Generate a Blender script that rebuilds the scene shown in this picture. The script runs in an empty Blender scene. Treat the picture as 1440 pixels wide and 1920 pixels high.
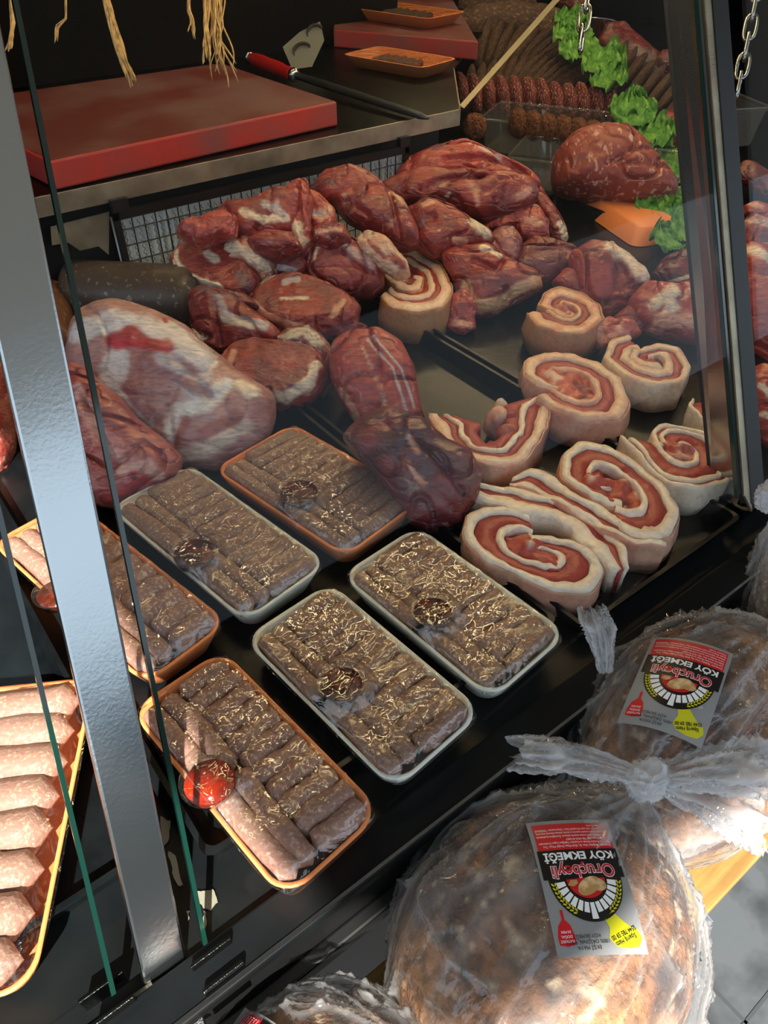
import bpy, math, random
import numpy as np
from mathutils import Vector, Matrix, Euler
random.seed(7); np.random.seed(7)
S = bpy.context.scene
COL = S.collection
# ------------------------------------------------------------------ camera
F = 1400.0; PITCH = math.radians(41.3); PSI = math.radians(52.5)
fw = np.array([math.cos(PSI)*math.cos(PITCH), math.sin(PSI)*math.cos(PITCH), -math.sin(PITCH)])
rt = np.array([math.sin(PSI), -math.cos(PSI), 0.0]); up = np.cross(rt, fw)
CAM = np.array([0.0, 0.0, 0.75])
cd = bpy.data.cameras.new('camera'); cam = bpy.data.objects.new('camera', cd); COL.objects.link(cam)
cd.sensor_fit = 'VERTICAL'; cd.sensor_height = 36.0; cd.sensor_width = 27.0; cd.lens = 36.0*F/1920; cd.clip_start = .02
cam.matrix_world = Matrix(((rt[0], up[0], -fw[0], CAM[0]), (rt[1], up[1], -fw[1], CAM[1]), (rt[2], up[2], -fw[2], CAM[2]), (0, 0, 0, 1)))
S.camera = cam
# ------------------------------------------------------------------ world, sun, exposure
W = bpy.data.worlds.new('sky'); S.world = W; W.use_nodes = True
bgn = W.node_tree.nodes['Background']; bgn.inputs[0].default_value = (.72, .86, 1.0, 1); bgn.inputs[1].default_value = 1.15
sd = bpy.data.lights.new('sun', 'SUN'); sd.energy = 13.0; sd.angle = math.radians(.8); sd.color = (1, .93, .82)
sun = bpy.data.objects.new('sun', sd); COL.objects.link(sun)
SUN = np.array([-.42, -.62, .70]); SUN /= np.linalg.norm(SUN)
sun.rotation_euler = Vector(SUN).to_track_quat('Z', 'Y').to_euler()
S.view_settings.view_transform = 'Standard'
try: S.view_settings.look = 'None'
except Exception: pass
S.view_settings.gamma = 1.0; S.view_settings.use_curve_mapping = False; S.view_settings.exposure = 0.45
try: S.cycles.transparent_max_bounces = 40; S.cycles.max_bounces = 8
except Exception: pass
# ------------------------------------------------------------------ pixel helpers
def ray(px, py): return fw + rt*(px-720)/F - up*(py-960)/F
def at(px, py, z=0.0):
    d = ray(px, py); return CAM + d*((z-CAM[2])/d[2])
def aty(px, py, y):
    d = ray(px, py); return CAM + d*(y/d[1])
def atk(px, py, k): return CAM + ray(px, py)*k
def depth(p): return float((np.asarray(p)-CAM) @ fw)
GY0, GS = .300, .6415                      # slanted front glass: y = GY0 + GS*z
def atg(px, py, off=0.0):
    d = ray(px, py); t = (GY0+off + GS*CAM[2] - CAM[1])/(d[1]-GS*d[2]); return CAM + d*t
# ------------------------------------------------------------------ noise
def _h(i, j, k, s):
    h = (i*374761393 + j*668265263 + k*1440662683 + s*1274126177) & 0x7fffffff
    h = ((h ^ (h >> 13))*1103515245) & 0x7fffffff
    h = ((h ^ (h >> 15))*12345677) & 0x7fffffff
    return ((h ^ (h >> 14)) & 0xffff)/32767.5 - 1
def vn(P, sc=1.0, seed=0):
    Q = np.asarray(P, float)*sc + 37.3; I = np.floor(Q).astype(np.int64); f = Q-I; f = f*f*(3-2*f); r = 0
    for a in (0, 1):
        for b in (0, 1):
            for c in (0, 1):
                w = (f[:, 0] if a else 1-f[:, 0])*(f[:, 1] if b else 1-f[:, 1])*(f[:, 2] if c else 1-f[:, 2])
                r = r + w*_h(I[:, 0]+a, I[:, 1]+b, I[:, 2]+c, seed)
    return r
def fbm(P, sc=1.0, o=3, seed=0):
    r = 0; a = 1.0
    for i in range(o): r = r + a*vn(P, sc*2**i, seed+i*17); a *= .5
    return r/1.6
def sst(x, a, b):
    t = np.clip((x-a)/(b-a+1e-12), 0, 1); return t*t*(3-2*t)
# ------------------------------------------------------------------ object helpers
def mesh(name, V, Fc, cols=None, smooth=True):
    me = bpy.data.meshes.new(name)
    me.from_pydata([tuple(map(float, v)) for v in V], [], [tuple(map(int, f)) for f in Fc])
    if smooth: me.polygons.foreach_set('use_smooth', [True]*len(me.polygons))
    if cols is not None:
        a = me.color_attributes.new('Col', 'FLOAT_COLOR', 'POINT')
        c = np.ones((len(V), 4), np.float32); c[:, :3] = cols; a.data.foreach_set('color', c.ravel())
    me.update(); return me
def link(name, me, m, parent=None, loc=None, mtx=None):
    o = bpy.data.objects.new(name, me); COL.objects.link(o)
    if me is not None and m is not None and not me.materials: me.materials.append(m)
    if parent is not None: o.parent = parent
    if mtx is not None: o.matrix_local = mtx
    elif loc is not None: o.location = tuple(map(float, loc))
    return o
def tag(o, label, cat, group=None, kind=None):
    if label: o['label'] = label
    if cat: o['category'] = cat
    if group: o['group'] = group
    if kind: o['kind'] = kind
    return o
def thing(name, label, cat, loc=(0, 0, 0), rz=0.0, group=None, mtx=None):
    o = bpy.data.objects.new(name, None); COL.objects.link(o); o.empty_display_size = .02
    if mtx is not None: o.matrix_world = mtx
    else: o.location = tuple(map(float, loc)); o.rotation_euler = (0, 0, rz)
    return tag(o, label, cat, group)
class MB:
    def __init__(s): s.v = []; s.f = []
    def add(s, V, Fc):
        n = len(s.v); s.v += [tuple(map(float, v)) for v in V]; s.f += [tuple(i+n for i in f) for f in Fc]; return s
    def box(s, a, b):
        x0, y0, z0 = a; x1, y1, z1 = b
        return s.add([(x0,y0,z0),(x1,y0,z0),(x1,y1,z0),(x0,y1,z0),(x0,y0,z1),(x1,y0,z1),(x1,y1,z1),(x0,y1,z1)],
                     [(3,2,1,0),(4,5,6,7),(0,1,5,4),(1,2,6,5),(2,3,7,6),(3,0,4,7)])
    def hexa(s, bot, top):
        return s.add(list(bot)+list(top), [(3,2,1,0),(4,5,6,7),(0,1,5,4),(1,2,6,5),(2,3,7,6),(3,0,4,7)])
    def prism(s, poly, d):              # poly: list of 3D pts, extruded by vector d
        n = len(poly); d = np.asarray(d, float)
        V = [np.asarray(p, float) for p in poly] + [np.asarray(p, float)+d for p in poly]
        return s.add(V, [tuple(range(n))[::-1], tuple(range(n, 2*n))] + [(i, (i+1) % n, n+(i+1) % n, n+i) for i in range(n)])
    def tube(s, pts, r, n=8, closed=False):
        pts = [np.asarray(p, float) for p in pts]; m = len(pts); V = []; Fc = []
        rr = r if hasattr(r, '__len__') else [r]*m; ref = None
        for i in range(m):
            t = (pts[(i+1) % m]-pts[i-1]) if closed else (pts[min(i+1, m-1)]-pts[max(i-1, 0)])
            t = t/(np.linalg.norm(t)+1e-12)
            if ref is None: ref = np.array([0, 0, 1.]) if abs(t[2]) < .9 else np.array([1., 0, 0])
            a = np.cross(t, ref); a /= np.linalg.norm(a)+1e-12; b = np.cross(t, a); ref = np.cross(a, t)
            for j in range(n):
                q = 2*math.pi*j/n; V.append(pts[i]+rr[i]*(a*math.cos(q)+b*math.sin(q)))
        for i in range(m if closed else m-1):
            k = (i+1) % m
            for j in range(n): Fc.append((i*n+j, i*n+(j+1) % n, k*n+(j+1) % n, k*n+j))
        if not closed: Fc += [tuple(range(n))[::-1], tuple((m-1)*n+j for j in range(n))]
        return s.add(V, Fc)
    def lathe(s, prof, n=32, c=(0, 0, 0), sx=1, sy=1):
        V = []; Fc = []; m = len(prof)
        for r, z in prof:
            for j in range(n):
                q = 2*math.pi*j/n; V.append((c[0]+r*sx*math.cos(q), c[1]+r*sy*math.sin(q), c[2]+z))
        for i in range(m-1):
            for j in range(n): Fc.append((i*n+j, i*n+(j+1) % n, (i+1)*n+(j+1) % n, (i+1)*n+j))
        if prof[0][0] > 1e-5: Fc.append(tuple(range(n))[::-1])
        if prof[-1][0] > 1e-5: Fc.append(tuple((m-1)*n+j for j in range(n)))
        return s.add(V, Fc)
    def build(s, name, m, parent=None, loc=None, smooth=False, bevel=0, mtx=None):
        o = link(name, mesh(name, s.v, s.f, None, smooth), m, parent, loc, mtx)
        if bevel:
            b = o.modifiers.new('bevel', 'BEVEL'); b.width = bevel; b.segments = 2; b.limit_method = 'ANGLE'
        return o
def rrect(w, l, r, n=6):
    P = []
    for cx, cy, a0 in ((w/2-r, l/2-r, 0), (-w/2+r, l/2-r, 90), (-w/2+r, -l/2+r, 180), (w/2-r, -l/2+r, 270)):
        for i in range(n+1):
            a = math.radians(a0+90*i/n); P.append((cx+r*math.cos(a), cy+r*math.sin(a)))
    return P
def loft(rings, cap0=True, cap1=False):
    n = len(rings[0]); V = [p for R in rings for p in R]; Fc = []
    for i in range(len(rings)-1):
        for j in range(n): Fc.append((i*n+j, i*n+(j+1) % n, (i+1)*n+(j+1) % n, (i+1)*n+j))
    if cap0: Fc.append(tuple(range(n))[::-1])
    if cap1: Fc.append(tuple((len(rings)-1)*n+j for j in range(n)))
    return V, Fc
_ico = {}
def ico(n):
    if n in _ico: return _ico[n]
    t = (1+5**.5)/2
    V = [(-1,t,0),(1,t,0),(-1,-t,0),(1,-t,0),(0,-1,t),(0,1,t),(0,-1,-t),(0,1,-t),(t,0,-1),(t,0,1),(-t,0,-1),(-t,0,1)]
    V = [np.array(v)/np.linalg.norm(v) for v in V]
    Fc = [(0,11,5),(0,5,1),(0,1,7),(0,7,10),(0,10,11),(1,5,9),(5,11,4),(11,10,2),(10,7,6),(7,1,8),(3,9,4),(3,4,2),(3,2,6),(3,6,8),(3,8,9),(4,9,5),(2,4,11),(6,2,10),(8,6,7),(9,8,1)]
    for _ in range(n):
        c = {}; G = []
        def mid(a, b):
            k = (a, b) if a < b else (b, a)
            if k not in c:
                m = V[a]+V[b]; V.append(m/np.linalg.norm(m)); c[k] = len(V)-1
            return c[k]
        for a, b, d in Fc:
            x, y, z = mid(a, b), mid(b, d), mid(d, a); G += [(a, x, z), (b, y, x), (d, z, y), (x, y, z)]
        Fc = G
    _ico[n] = (np.array(V), np.array(Fc)); return _ico[n]
# ------------------------------------------------------------------ materials
def lin(h):
    if isinstance(h, str):
        h = h.lstrip('#'); h = [int(h[i:i+2], 16)/255 for i in (0, 2, 4)]
        return np.array([c/12.92 if c <= .04045 else ((c+.055)/1.055)**2.4 for c in h])
    return np.array(h, float)
def N(nt, t, **k):
    n = nt.nodes.new(t)
    for a, b in k.items(): setattr(n, a, b)
    return n
def mat(name, col='#808080', rough=.5, metal=0.0, attr=False, var=None, bump=None, coat=0.0, spec=.5, emit=None, trans=0, sss=0, crough=.08):
    m = bpy.data.materials.new(name); m.use_nodes = True; nt = m.node_tree; L = nt.links
    b = nt.nodes['Principled BSDF']; I = b.inputs
    I['Roughness'].default_value = rough; I['Metallic'].default_value = metal; I['Specular IOR Level'].default_value = spec
    I['Coat Weight'].default_value = coat; I['Coat Roughness'].default_value = crough; I['Transmission Weight'].default_value = trans
    if sss: I['Subsurface Weight'].default_value = sss; I['Subsurface Radius'].default_value = (.012, .004, .002); I['Subsurface Scale'].default_value = 1.0
    tc = N(nt, 'ShaderNodeTexCoord'); src = None
    if attr:
        a = N(nt, 'ShaderNodeVertexColor'); a.layer_name = 'Col'; src = a.outputs[0]
    else:
        r = N(nt, 'ShaderNodeRGB'); r.outputs[0].default_value = (*lin(col), 1); src = r.outputs[0]
    if var:                              # (scale, colour2, lo, hi, stretch)
        sc, c2, lo, hi = var[:4]; st = var[4] if len(var) > 4 else (1, 1, 1)
        mp = N(nt, 'ShaderNodeMapping'); mp.inputs['Scale'].default_value = st; L.new(tc.outputs['Object'], mp.inputs[0])
        nz = N(nt, 'ShaderNodeTexNoise'); nz.inputs['Scale'].default_value = sc; nz.inputs['Detail'].default_value = 5; L.new(mp.outputs[0], nz.inputs[0])
        mr = N(nt, 'ShaderNodeMapRange'); mr.inputs[1].default_value = lo; mr.inputs[2].default_value = hi; L.new(nz.outputs[0], mr.inputs[0])
        mx = N(nt, 'ShaderNodeMix', data_type='RGBA'); L.new(mr.outputs[0], mx.inputs[0]); L.new(src, mx.inputs[6])
        if isinstance(c2, (int, float)):
            mu = N(nt, 'ShaderNodeMix', data_type='RGBA', blend_type='MULTIPLY'); mu.inputs[0].default_value = 1
            L.new(src, mu.inputs[6]); mu.inputs[7].default_value = (c2, c2, c2, 1); L.new(mu.outputs[2], mx.inputs[7])
        else: mx.inputs[7].default_value = (*lin(c2), 1)
        src = mx.outputs[2]
    L.new(src, I['Base Color'])
    if bump:                             # list of (scale, distance, stretch)
        prev = None
        for bb in (bump if isinstance(bump, list) else [bump]):
            mp = N(nt, 'ShaderNodeMapping'); mp.inputs['Scale'].default_value = bb[2] if len(bb) > 2 else (1, 1, 1); L.new(tc.outputs['Object'], mp.inputs[0])
            nz = N(nt, 'ShaderNodeTexNoise'); nz.inputs['Scale'].default_value = bb[0]; nz.inputs['Detail'].default_value = 4; L.new(mp.outputs[0], nz.inputs[0])
            bp = N(nt, 'ShaderNodeBump'); bp.inputs['Distance'].default_value = bb[1]; bp.inputs['Strength'].default_value = 1; L.new(nz.outputs[0], bp.inputs['Height'])
            if prev: L.new(prev.outputs[0], bp.inputs['Normal'])
            prev = bp
        L.new(prev.outputs[0], I['Normal'])
        if coat: L.new(prev.outputs[0], I['Coat Normal'])
    if emit: I['Emission Color'].default_value = (*lin(emit[0]), 1); I['Emission Strength'].default_value = emit[1]
    return m
def clear(name, tint=(1, 1, 1), ior=1.45, rough=.02, haze=0.0, hcol=(1, 1, 1), bump=None, hz=None, gmul=1.0):
    """thin clear sheet: transparent + fresnel gloss + a little milky diffuse"""
    m = bpy.data.materials.new(name); m.use_nodes = True; nt = m.node_tree; L = nt.links
    nt.nodes.remove(nt.nodes['Principled BSDF']); out = nt.nodes['Material Output']
    t = N(nt, 'ShaderNodeBsdfTransparent'); t.inputs[0].default_value = (*tint, 1)
    g = N(nt, 'ShaderNodeBsdfGlossy'); g.inputs['Roughness'].default_value = rough
    lw = N(nt, 'ShaderNodeLayerWeight'); lw.inputs[0].default_value = .5      # thin sheet: same reflectance from both sides (Schlick)
    f0 = ((ior-1)/(ior+1))**2*gmul
    pw = N(nt, 'ShaderNodeMath', operation='POWER'); pw.inputs[1].default_value = 5; L.new(lw.outputs['Facing'], pw.inputs[0])
    fr = N(nt, 'ShaderNodeMapRange'); fr.inputs[3].default_value = f0; fr.inputs[4].default_value = 1.0; L.new(pw.outputs[0], fr.inputs[0])
    tc = N(nt, 'ShaderNodeTexCoord')
    if bump:
        nz = N(nt, 'ShaderNodeTexNoise'); nz.inputs['Scale'].default_value = bump[0]; nz.inputs['Detail'].default_value = 3; nz.inputs['Distortion'].default_value = bump[2] if len(bump) > 2 else 0
        L.new(tc.outputs['Object'], nz.inputs[0])
        bp = N(nt, 'ShaderNodeBump'); bp.inputs['Distance'].default_value = bump[1]; L.new(nz.outputs[0], bp.inputs['Height'])
        L.new(bp.outputs[0], g.inputs['Normal']); L.new(bp.outputs[0], lw.inputs['Normal'])
    base = t
    if haze or hz:
        d = N(nt, 'ShaderNodeBsdfDiffuse'); d.inputs[0].default_value = (*hcol, 1)
        tl = N(nt, 'ShaderNodeBsdfTranslucent'); tl.inputs[0].default_value = (*hcol, 1)
        dm = N(nt, 'ShaderNodeMixShader'); dm.inputs[0].default_value = .35; L.new(d.outputs[0], dm.inputs[1]); L.new(tl.outputs[0], dm.inputs[2])
        m1 = N(nt, 'ShaderNodeMixShader'); m1.inputs[0].default_value = haze; L.new(t.outputs[0], m1.inputs[1]); L.new(dm.outputs[0], m1.inputs[2])
        if hz:                           # haze from the sheet's own crease amount (attribute)
            a = N(nt, 'ShaderNodeVertexColor'); a.layer_name = 'Col'
            mr = N(nt, 'ShaderNodeMapRange'); mr.inputs[3].default_value = hz[0]; mr.inputs[4].default_value = hz[1]
            L.new(a.outputs[0], mr.inputs[0]); L.new(mr.outputs[0], m1.inputs[0])
        base = m1
    m2 = N(nt, 'ShaderNodeMixShader')
    L.new(fr.outputs[0], m2.inputs[0])
    L.new(base.outputs[0], m2.inputs[1]); L.new(g.outputs[0], m2.inputs[2]); L.new(m2.outputs[0], out.inputs[0])
    return m
M = dict(
 meat=mat('meat', rough=.42, attr=True, var=(70, .6, .42, .72, (1, 3.2, 1)), bump=[(40, .0035, (1, 2.2, 1)), (160, .0012, (1, 2, 1))], coat=.5, crough=.16),
 roll=mat('roll_meat', rough=.5, attr=True, var=(110, .78, .45, .75), bump=[(60, .0025), (220, .001)], coat=.2, crough=.2),
 kofte=mat('kofte', '#8f6d5d', rough=.6, var=(230, '#b59c86', .52, .72), bump=[(190, .0013), (60, .0007)], coat=.12, spec=.4),
 kofte2=mat('kofte_pink', '#9a7466', rough=.6, var=(230, '#c4a792', .52, .72), bump=[(190, .0013), (60, .0007)], coat=.12, spec=.4),
 foam_w=mat('white_foam', '#e2e2d6', rough=.55, bump=(300, .0002)),
 foam_o=mat('orange_foam', '#e58a50', rough=.5, bump=(300, .0002)),
 film=clear('cling_film', (.985, .985, .985), 1.42, .022, .006, bump=(24, .005, 1.2), gmul=3.4),
 cup=clear('clear_cup', (.95, .96, .95), 1.5, .03, .006, gmul=.6),
 sauce=mat('red_sauce', '#4a170c', rough=.15, var=(60, '#7d3a1c', .45, .7), spec=.5),
 sauce_r=mat('bright_red_sauce', '#a02408', rough=.15, var=(60, '#6b1e10', .45, .7)),
 glass=clear('case_glass', (.975, .99, .985), 1.45, .005, .0, gmul=.22),
 gedge=mat('glass_edge', '#0c2a24', rough=.1, spec=.8),
 chrome=mat('polished_steel', '#b4babc', rough=.2, metal=1, bump=[(6, .0012, (1, 1, .4)), (300, .00008)]),
 steel=mat('worn_steel', '#b5aa92', rough=.42, metal=.85, var=(14, '#8a806c', .4, .7), bump=(500, .0006)),
 counter=mat('dark_steel_top', '#3c3f3e', rough=.28, metal=1, var=(9, '#26292a', .35, .7), bump=(600, .0004)),
 black=mat('black_enamel', '#0b0e10', rough=.4, var=(12, '#121618', .4, .7), bump=(30, .0004), spec=.22),
 blackm=mat('black_matt', '#0b0c0d', rough=.5),
 brown=mat('dark_brown', '#3a2f22', rough=.4),
 tray=mat('black_tray', '#0b0e11', rough=.27, var=(20, '#131719', .45, .7), bump=(25, .0008), spec=.2),
 chip=mat('bare_metal_chip', '#7d7a6c', rough=.5),
 wire=mat('black_wire', '#0e0f10', rough=.4),
 filt=mat('white_filter', '#eef2f2', rough=.8, bump=(200, .001)),
 filtw=mat('filter_wire', '#8c8a72', rough=.4, metal=.6),
 board=mat('red_board', '#ad3127', rough=.5, var=(7, '#86443e', .42, .66), bump=[(120, .0004)]),
 worn=mat('worn_board_top', '#5c1f1b', rough=.6, var=(6, '#6a4a49', .42, .66), bump=[(120, .0005)]),
 board2=mat('dull_red_board', '#94342c', rough=.55, var=(8, '#7a4640', .42, .66), bump=(120, .0004)),
 handle=mat('red_handle', '#a01818', rough=.3), rod=mat('grey_rod', '#4a5054', rough=.4, metal=.8),
 straw=mat('straw', '#d0ac74', rough=.7, var=(80, '#8f7040', .4, .7)),
 log=mat('log_sausage', '#4d4038', rough=.45, var=(95, '#9a8a72', .6, .72), bump=[(60, .0015)], coat=.1),
 log2=mat('log_sausage_brown', '#6a4630', rough=.5, var=(95, '#a88a66', .58, .7), bump=(60, .0015)),
 patty=mat('brown_patty', '#5f4636', rough=.6, var=(9, '#96785f', .52, .68), bump=[(7, .012), (20, .004)]),
 redk=mat('red_kofte', '#7a2c26', rough=.45, var=(8, '#d09c8c', .53, .62, (1, 1, 1)), bump=(7, .012), coat=.2),
 orak=mat('cooked_ball', '#8a4f26', rough=.6, var=(6, '#4d2c16', .48, .6), bump=(6, .02)),
 mince=mat('mince', '#8c4038', rough=.5, var=(75, '#c79a8c', .56, .66, (1, .5, 1)), bump=(90, .0025, (1, .5, 1)), coat=.1),
 tub=clear('clear_tub', (.94, .96, .95), 1.5, .05, .05, gmul=2.2),
 lettuce=mat('lettuce', '#3f7f24', rough=.45, var=(5, '#7fb44c', .45, .7), bump=(8, .01)),
 paper=mat('grey_paper', '#6a6c66', rough=.7), ink=mat('dark_ink', '#25211f', rough=.7),
 chain=mat('chain_steel', '#b5b7b4', rough=.15, metal=1),
 crust=mat('bread_crust', rough=.75, attr=True, var=(70, .45, .42, .62), bump=[(60, .008), (180, .003)]),
 bag=clear('plastic_bag', (.98, .98, .98), 1.45, .09, .1, (.93, .95, .97), bump=(28, .006, 1.0), hz=(.03, .34), gmul=2.0),
 knot=clear('gathered_plastic', (.95, .95, .96), 1.5, .12, .3, (.93, .95, .98), bump=(60, .006, 1.0), hz=(.10, .55), gmul=1.5),
 bench=mat('yellow_wood', '#94763f', rough=.65, var=(10, '#7d5f30', .4, .65, (1, 12, 12)), bump=(60, .0008)),
 floor=mat('grey_marble_tile', '#4a4f54', rough=.5, var=(9, '#303438', .42, .62), bump=(40, .0005)),  # tile grey darkened to stand for shade that does not fall here
 street=mat('street_facade', '#57534d', rough=.9, var=(1.5, '#3c3a37', .4, .6)),
 joint=mat('tile_joint', '#33383a', rough=.9),
 wall=mat('black_wall', '#060505', rough=.8, var=(2, '#0c0808', .4, .7), spec=.1),
 ceil=mat('dark_ceiling', '#181716', rough=.8), shade_cloth=clear('shade_slab_cloth', (.0, .0, .0), 1.3, .6, 1.0, (.46, .45, .43), gmul=.1),  # last one: cloth of the added shade slab, translucent to glow softly overhead
 lamp=mat('led_tube_light', '#ffffff', emit=('#ffdca0', 60)), house=mat('lamp_housing', '#2c2c2c', rough=.7),
 l_grey=mat('label_grey', '#8b8d8f', rough=.35), l_red=mat('label_red', '#c8101e', rough=.35), l_blk=mat('label_black', '#0c0c0e', rough=.35),
 l_wht=mat('label_white', '#eef0f2', rough=.35), l_yel=mat('label_yellow', '#c8c51e', rough=.35), l_bread=mat('label_bread', '#b48a55', rough=.5, var=(120, '#dcbf8e', .45, .65)),
)
# =================================================================== the setting
def struct(o): o['kind'] = 'structure'; return o
ZF = -.85
fl = struct(MB().box((-6, -6, ZF-.1), (7, 6, ZF)).build('floor', M['floor']))
jb = 0
for i in range(-3, 5):                      # joints as recessed dark strips drawn by narrow inlays
    MB().box((.17+i*.6, -1.8, ZF+.0001), (.176+i*.6, .26, ZF+.0012)).build('tile_joint', M['joint'], fl)
for i in range(-3, 1):
    MB().box((-1.6, -.08+i*.6, ZF+.0001), (3.2, -.074+i*.6, ZF+.0012)).build('tile_joint', M['joint'], fl)
struct(MB().box((-6, 5.0, ZF), (7, 5.1, 2.0)).build('wall_back', M['wall']))
struct(MB().box((6.9, .2, ZF), (7, 5.0, 2.0)).build('wall_right', M['wall']))
struct(MB().box((-2.0, 2.4, ZF), (1.9, 2.46, 2.0)).build('wall_cabinet', M['wall']))
struct(MB().box((-6, .25, 1.9), (7, 5.1, 2.0)).build('ceiling', M['ceil']))
struct(MB().box((-14, -7.2, ZF), (14, -7.0, 2.3)).build('wall_street', M['street']))   # facade across the street
# unseen cloth slab, added to cast shade on the right part; its left end and front edge give the sun line
ZA = 1.75
def shadow_to(p): return np.asarray(p)+SUN*((ZA-p[2])/SUN[2])
A0 = shadow_to((.13, .10, .0)); 
shade_ob = MB().box((A0[0], A0[1], ZA), (6.5, 1.0, ZA+.03)).build('added_shade_slab', M['shade_cloth']); struct(shade_ob)
# ------------------------------------------------------------------ display case
case = thing('display_case', 'black refrigerated meat display case with slanted glass and steel posts', 'display case', (0, 0, ZF))
def P(mb, name, m, bevel=0, smooth=False, parent=None): # world-coordinates part of the case
    mb.v = [(x, y, z-ZF) for x, y, z in mb.v] ; return mb.build(name, m, parent or case, bevel=bevel, smooth=smooth)
P(MB().box((-1.6, .275, -.06), (4.6, 3.3, -.012)), 'deck', M['black'])
P(MB().box((-1.6, .262, -.85), (4.6, .275, -.006)), 'apron', M['blackm'])
P(MB().box((-1.6, .254, -.014), (4.6, .300, .002)), 'front_lip', M['black'], .003)
P(MB().box((-1.6, .246, -.10), (4.6, .262, -.075)), 'bumper_strip', M['blackm'], .003)
P(MB().box((-1.6, .256, -.004), (4.6, .2595, .004)), 'steel_edge', M['chrome'])
gn = np.array([0, -1, GS]); gn /= np.linalg.norm(gn)          # glass normal, outwards
def slab(pts, t, off=0.0):                                    # quad given counter-clockwise on the glass plane -> thin box
    a = [np.asarray(p)+gn*off for p in pts]; return MB().hexa([p-gn*t for p in a], a)
def lerp(a, b, t): return (a[0]+(b[0]-a[0])*t, a[1]+(b[1]-a[1])*t)
def ln(p, q, y):                                              # point at pixel row y on line p-q
    t = (y-p[1])/(q[1]-p[1]); return (p[0]+(q[0]-p[0])*t, y)
Lp, Lq = (50, 130), (387, 1800); LLp, LLq = (8, 978), (215, 1850); Rp, Rq = (1313, 0), (1388, 920)
yT = -420
gt = lambda a: np.asarray(a)
L0, L1 = atg(*ln(Lp, Lq, yT)), atg(*ln(Lp, Lq, 1815)); R0, R1 = atg(*ln(Rp, Rq, yT)), atg(*ln(Rp, Rq, 925))
pane = P(slab([L1, R1, R0, L0], .006), 'glass_pane', M['glass'])
def edge(p0, p1, w, name='pane_edge', m='gedge', t=.007, off=.0005):
    p0 = np.asarray(p0); p1 = np.asarray(p1); d = np.array([w, 0, 0])
    return P(slab([p0, p0+d, p1+d, p1], t, off), name, M[m])
edge(L1, L0, .0042); edge(R1, R0, -.0055)
LL0, LL1 = atg(*ln(LLp, LLq, yT)), atg(*ln(LLp, LLq, 1862))
P(slab([LL1-np.array([.9, 0, 0]), LL1, LL0, LL0-np.array([.9, 0, 0])], .006), 'glass_pane', M['glass'])
edge(LL1, LL0, -.0042)
X0, X1 = atg(1384, -420), atg(1432, 930)
P(slab([X1, X1+np.array([1.2, 0, 0]), X0+np.array([1.2, 0, 0]), X0], .006), 'glass_pane', M['glass'])
# left steel post: flat polished bar between the two panes, kinked near its foot
bl = [(-222, -420), (0, 690), (52, 900), (120, 1200), (172, 1460), (268, 1838)]; br = [(-110, -420), (117, 650), (165, 900), (225, 1175), (275, 1460), (351, 1800)]
mb = MB(); o = .008
a0, a1 = atg(*ln((172, 1460), (268, 1838), 1850), o), atg(*ln((275, 1460), (351, 1800), 1803), o)
b0, b1 = atg(*ln((0, 690), (172, 1460), yT), o), atg(*ln((117, 650), (275, 1460), yT), o)
mb.hexa([p-gn*.012 for p in (a0, a1, b1, b0)], [a0, a1, b1, b0]); P(mb, 'steel_post', M['chrome'], .0025)
f0, f1 = at(318, 1960, -.03), at(392, 1935, -.03); f0[1] -= 0.0
P(MB().hexa([p-gn*.012 for p in (f0, f1, a1, a0)], [f0, f1, a1, a0]), 'post_foot', M['counter'], .002)
# right end post: mirror strip, thin steel angle and black upright
def strip(pa, pb, pc, pd, m, name, t=.004, offa=0.0, offb=0.0):   # pa,pb bottom (left,right) pc,pd top (right,left)
    q = [atg(*pa, offa), atg(*pb, offb), atg(*pc, offb), atg(*pd, offa)]
    n = np.cross(q[1]-q[0], q[3]-q[0]); n /= np.linalg.norm(n); n = n if n @ (CAM-q[0]) > 0 else -n
    return P(MB().hexa([p-n*t for p in q], q), name, M[m], .001)
l_ = lambda y: ln((1250, 0), (1338, 940), y); r_ = lambda y: ln((1308, 0), (1384, 920), y); s_ = lambda y: ln((1322, 0), (1396, 920), y); t_ = lambda y: ln((1336, 0), (1408, 920), y); u_ = lambda y: ln((1366, 0), (1434, 920), y)
strip(l_(935), r_(935), r_(yT), l_(yT), 'chrome', 'mirror_strip', .003, .09, .03)
strip(ln((1253, 0), (1341, 940), 935), ln((1250, 0), (1338, 940), 935), ln((1250, 0), (1338, 940), yT), ln((1253, 0), (1341, 940), yT), 'blackm', 'strip_edge', .006, .089, .089)
strip(s_(930), t_(960), t_(yT), s_(yT), 'steel', 'steel_angle', .004, -.004, -.004)
strip(t_(945), u_(945), u_(yT), t_(yT), 'blackm', 'black_upright', .02, -.006, -.006)
# glass clamps at the foot
def clamp(c, w, h, m, lean=0.0):
    c = np.asarray(c); mb = MB(); t = .004
    for s in (-.012, .012):
        mb.box((c[0]-w, c[1]+s-t/2, c[2]-h), (c[0]+w, c[1]+s+t/2, c[2]+.012))
    mb.box((c[0]-w, c[1]-.012, c[2]-h), (c[0]+w, c[1]+.012, c[2]-h+.006))
    o = P(mb, 'glass_clamp', M[m], .001); return o
clamp(at(410, 1815, .0), .020, .05, 'counter'); clamp(at(205, 1880, .0), .020, .06, 'counter'); clamp(at(1383, 925, .0), .014, .06, 'counter')
for q in ((262, 1885), (372, 1845)):
    c = at(*q, -.012); P(MB().tube([c+np.array([-.016, 0, 0]), c+np.array([.016, 0, 0])], .011, 16), 'clamp_knob', M['steel'], smooth=False)
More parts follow.
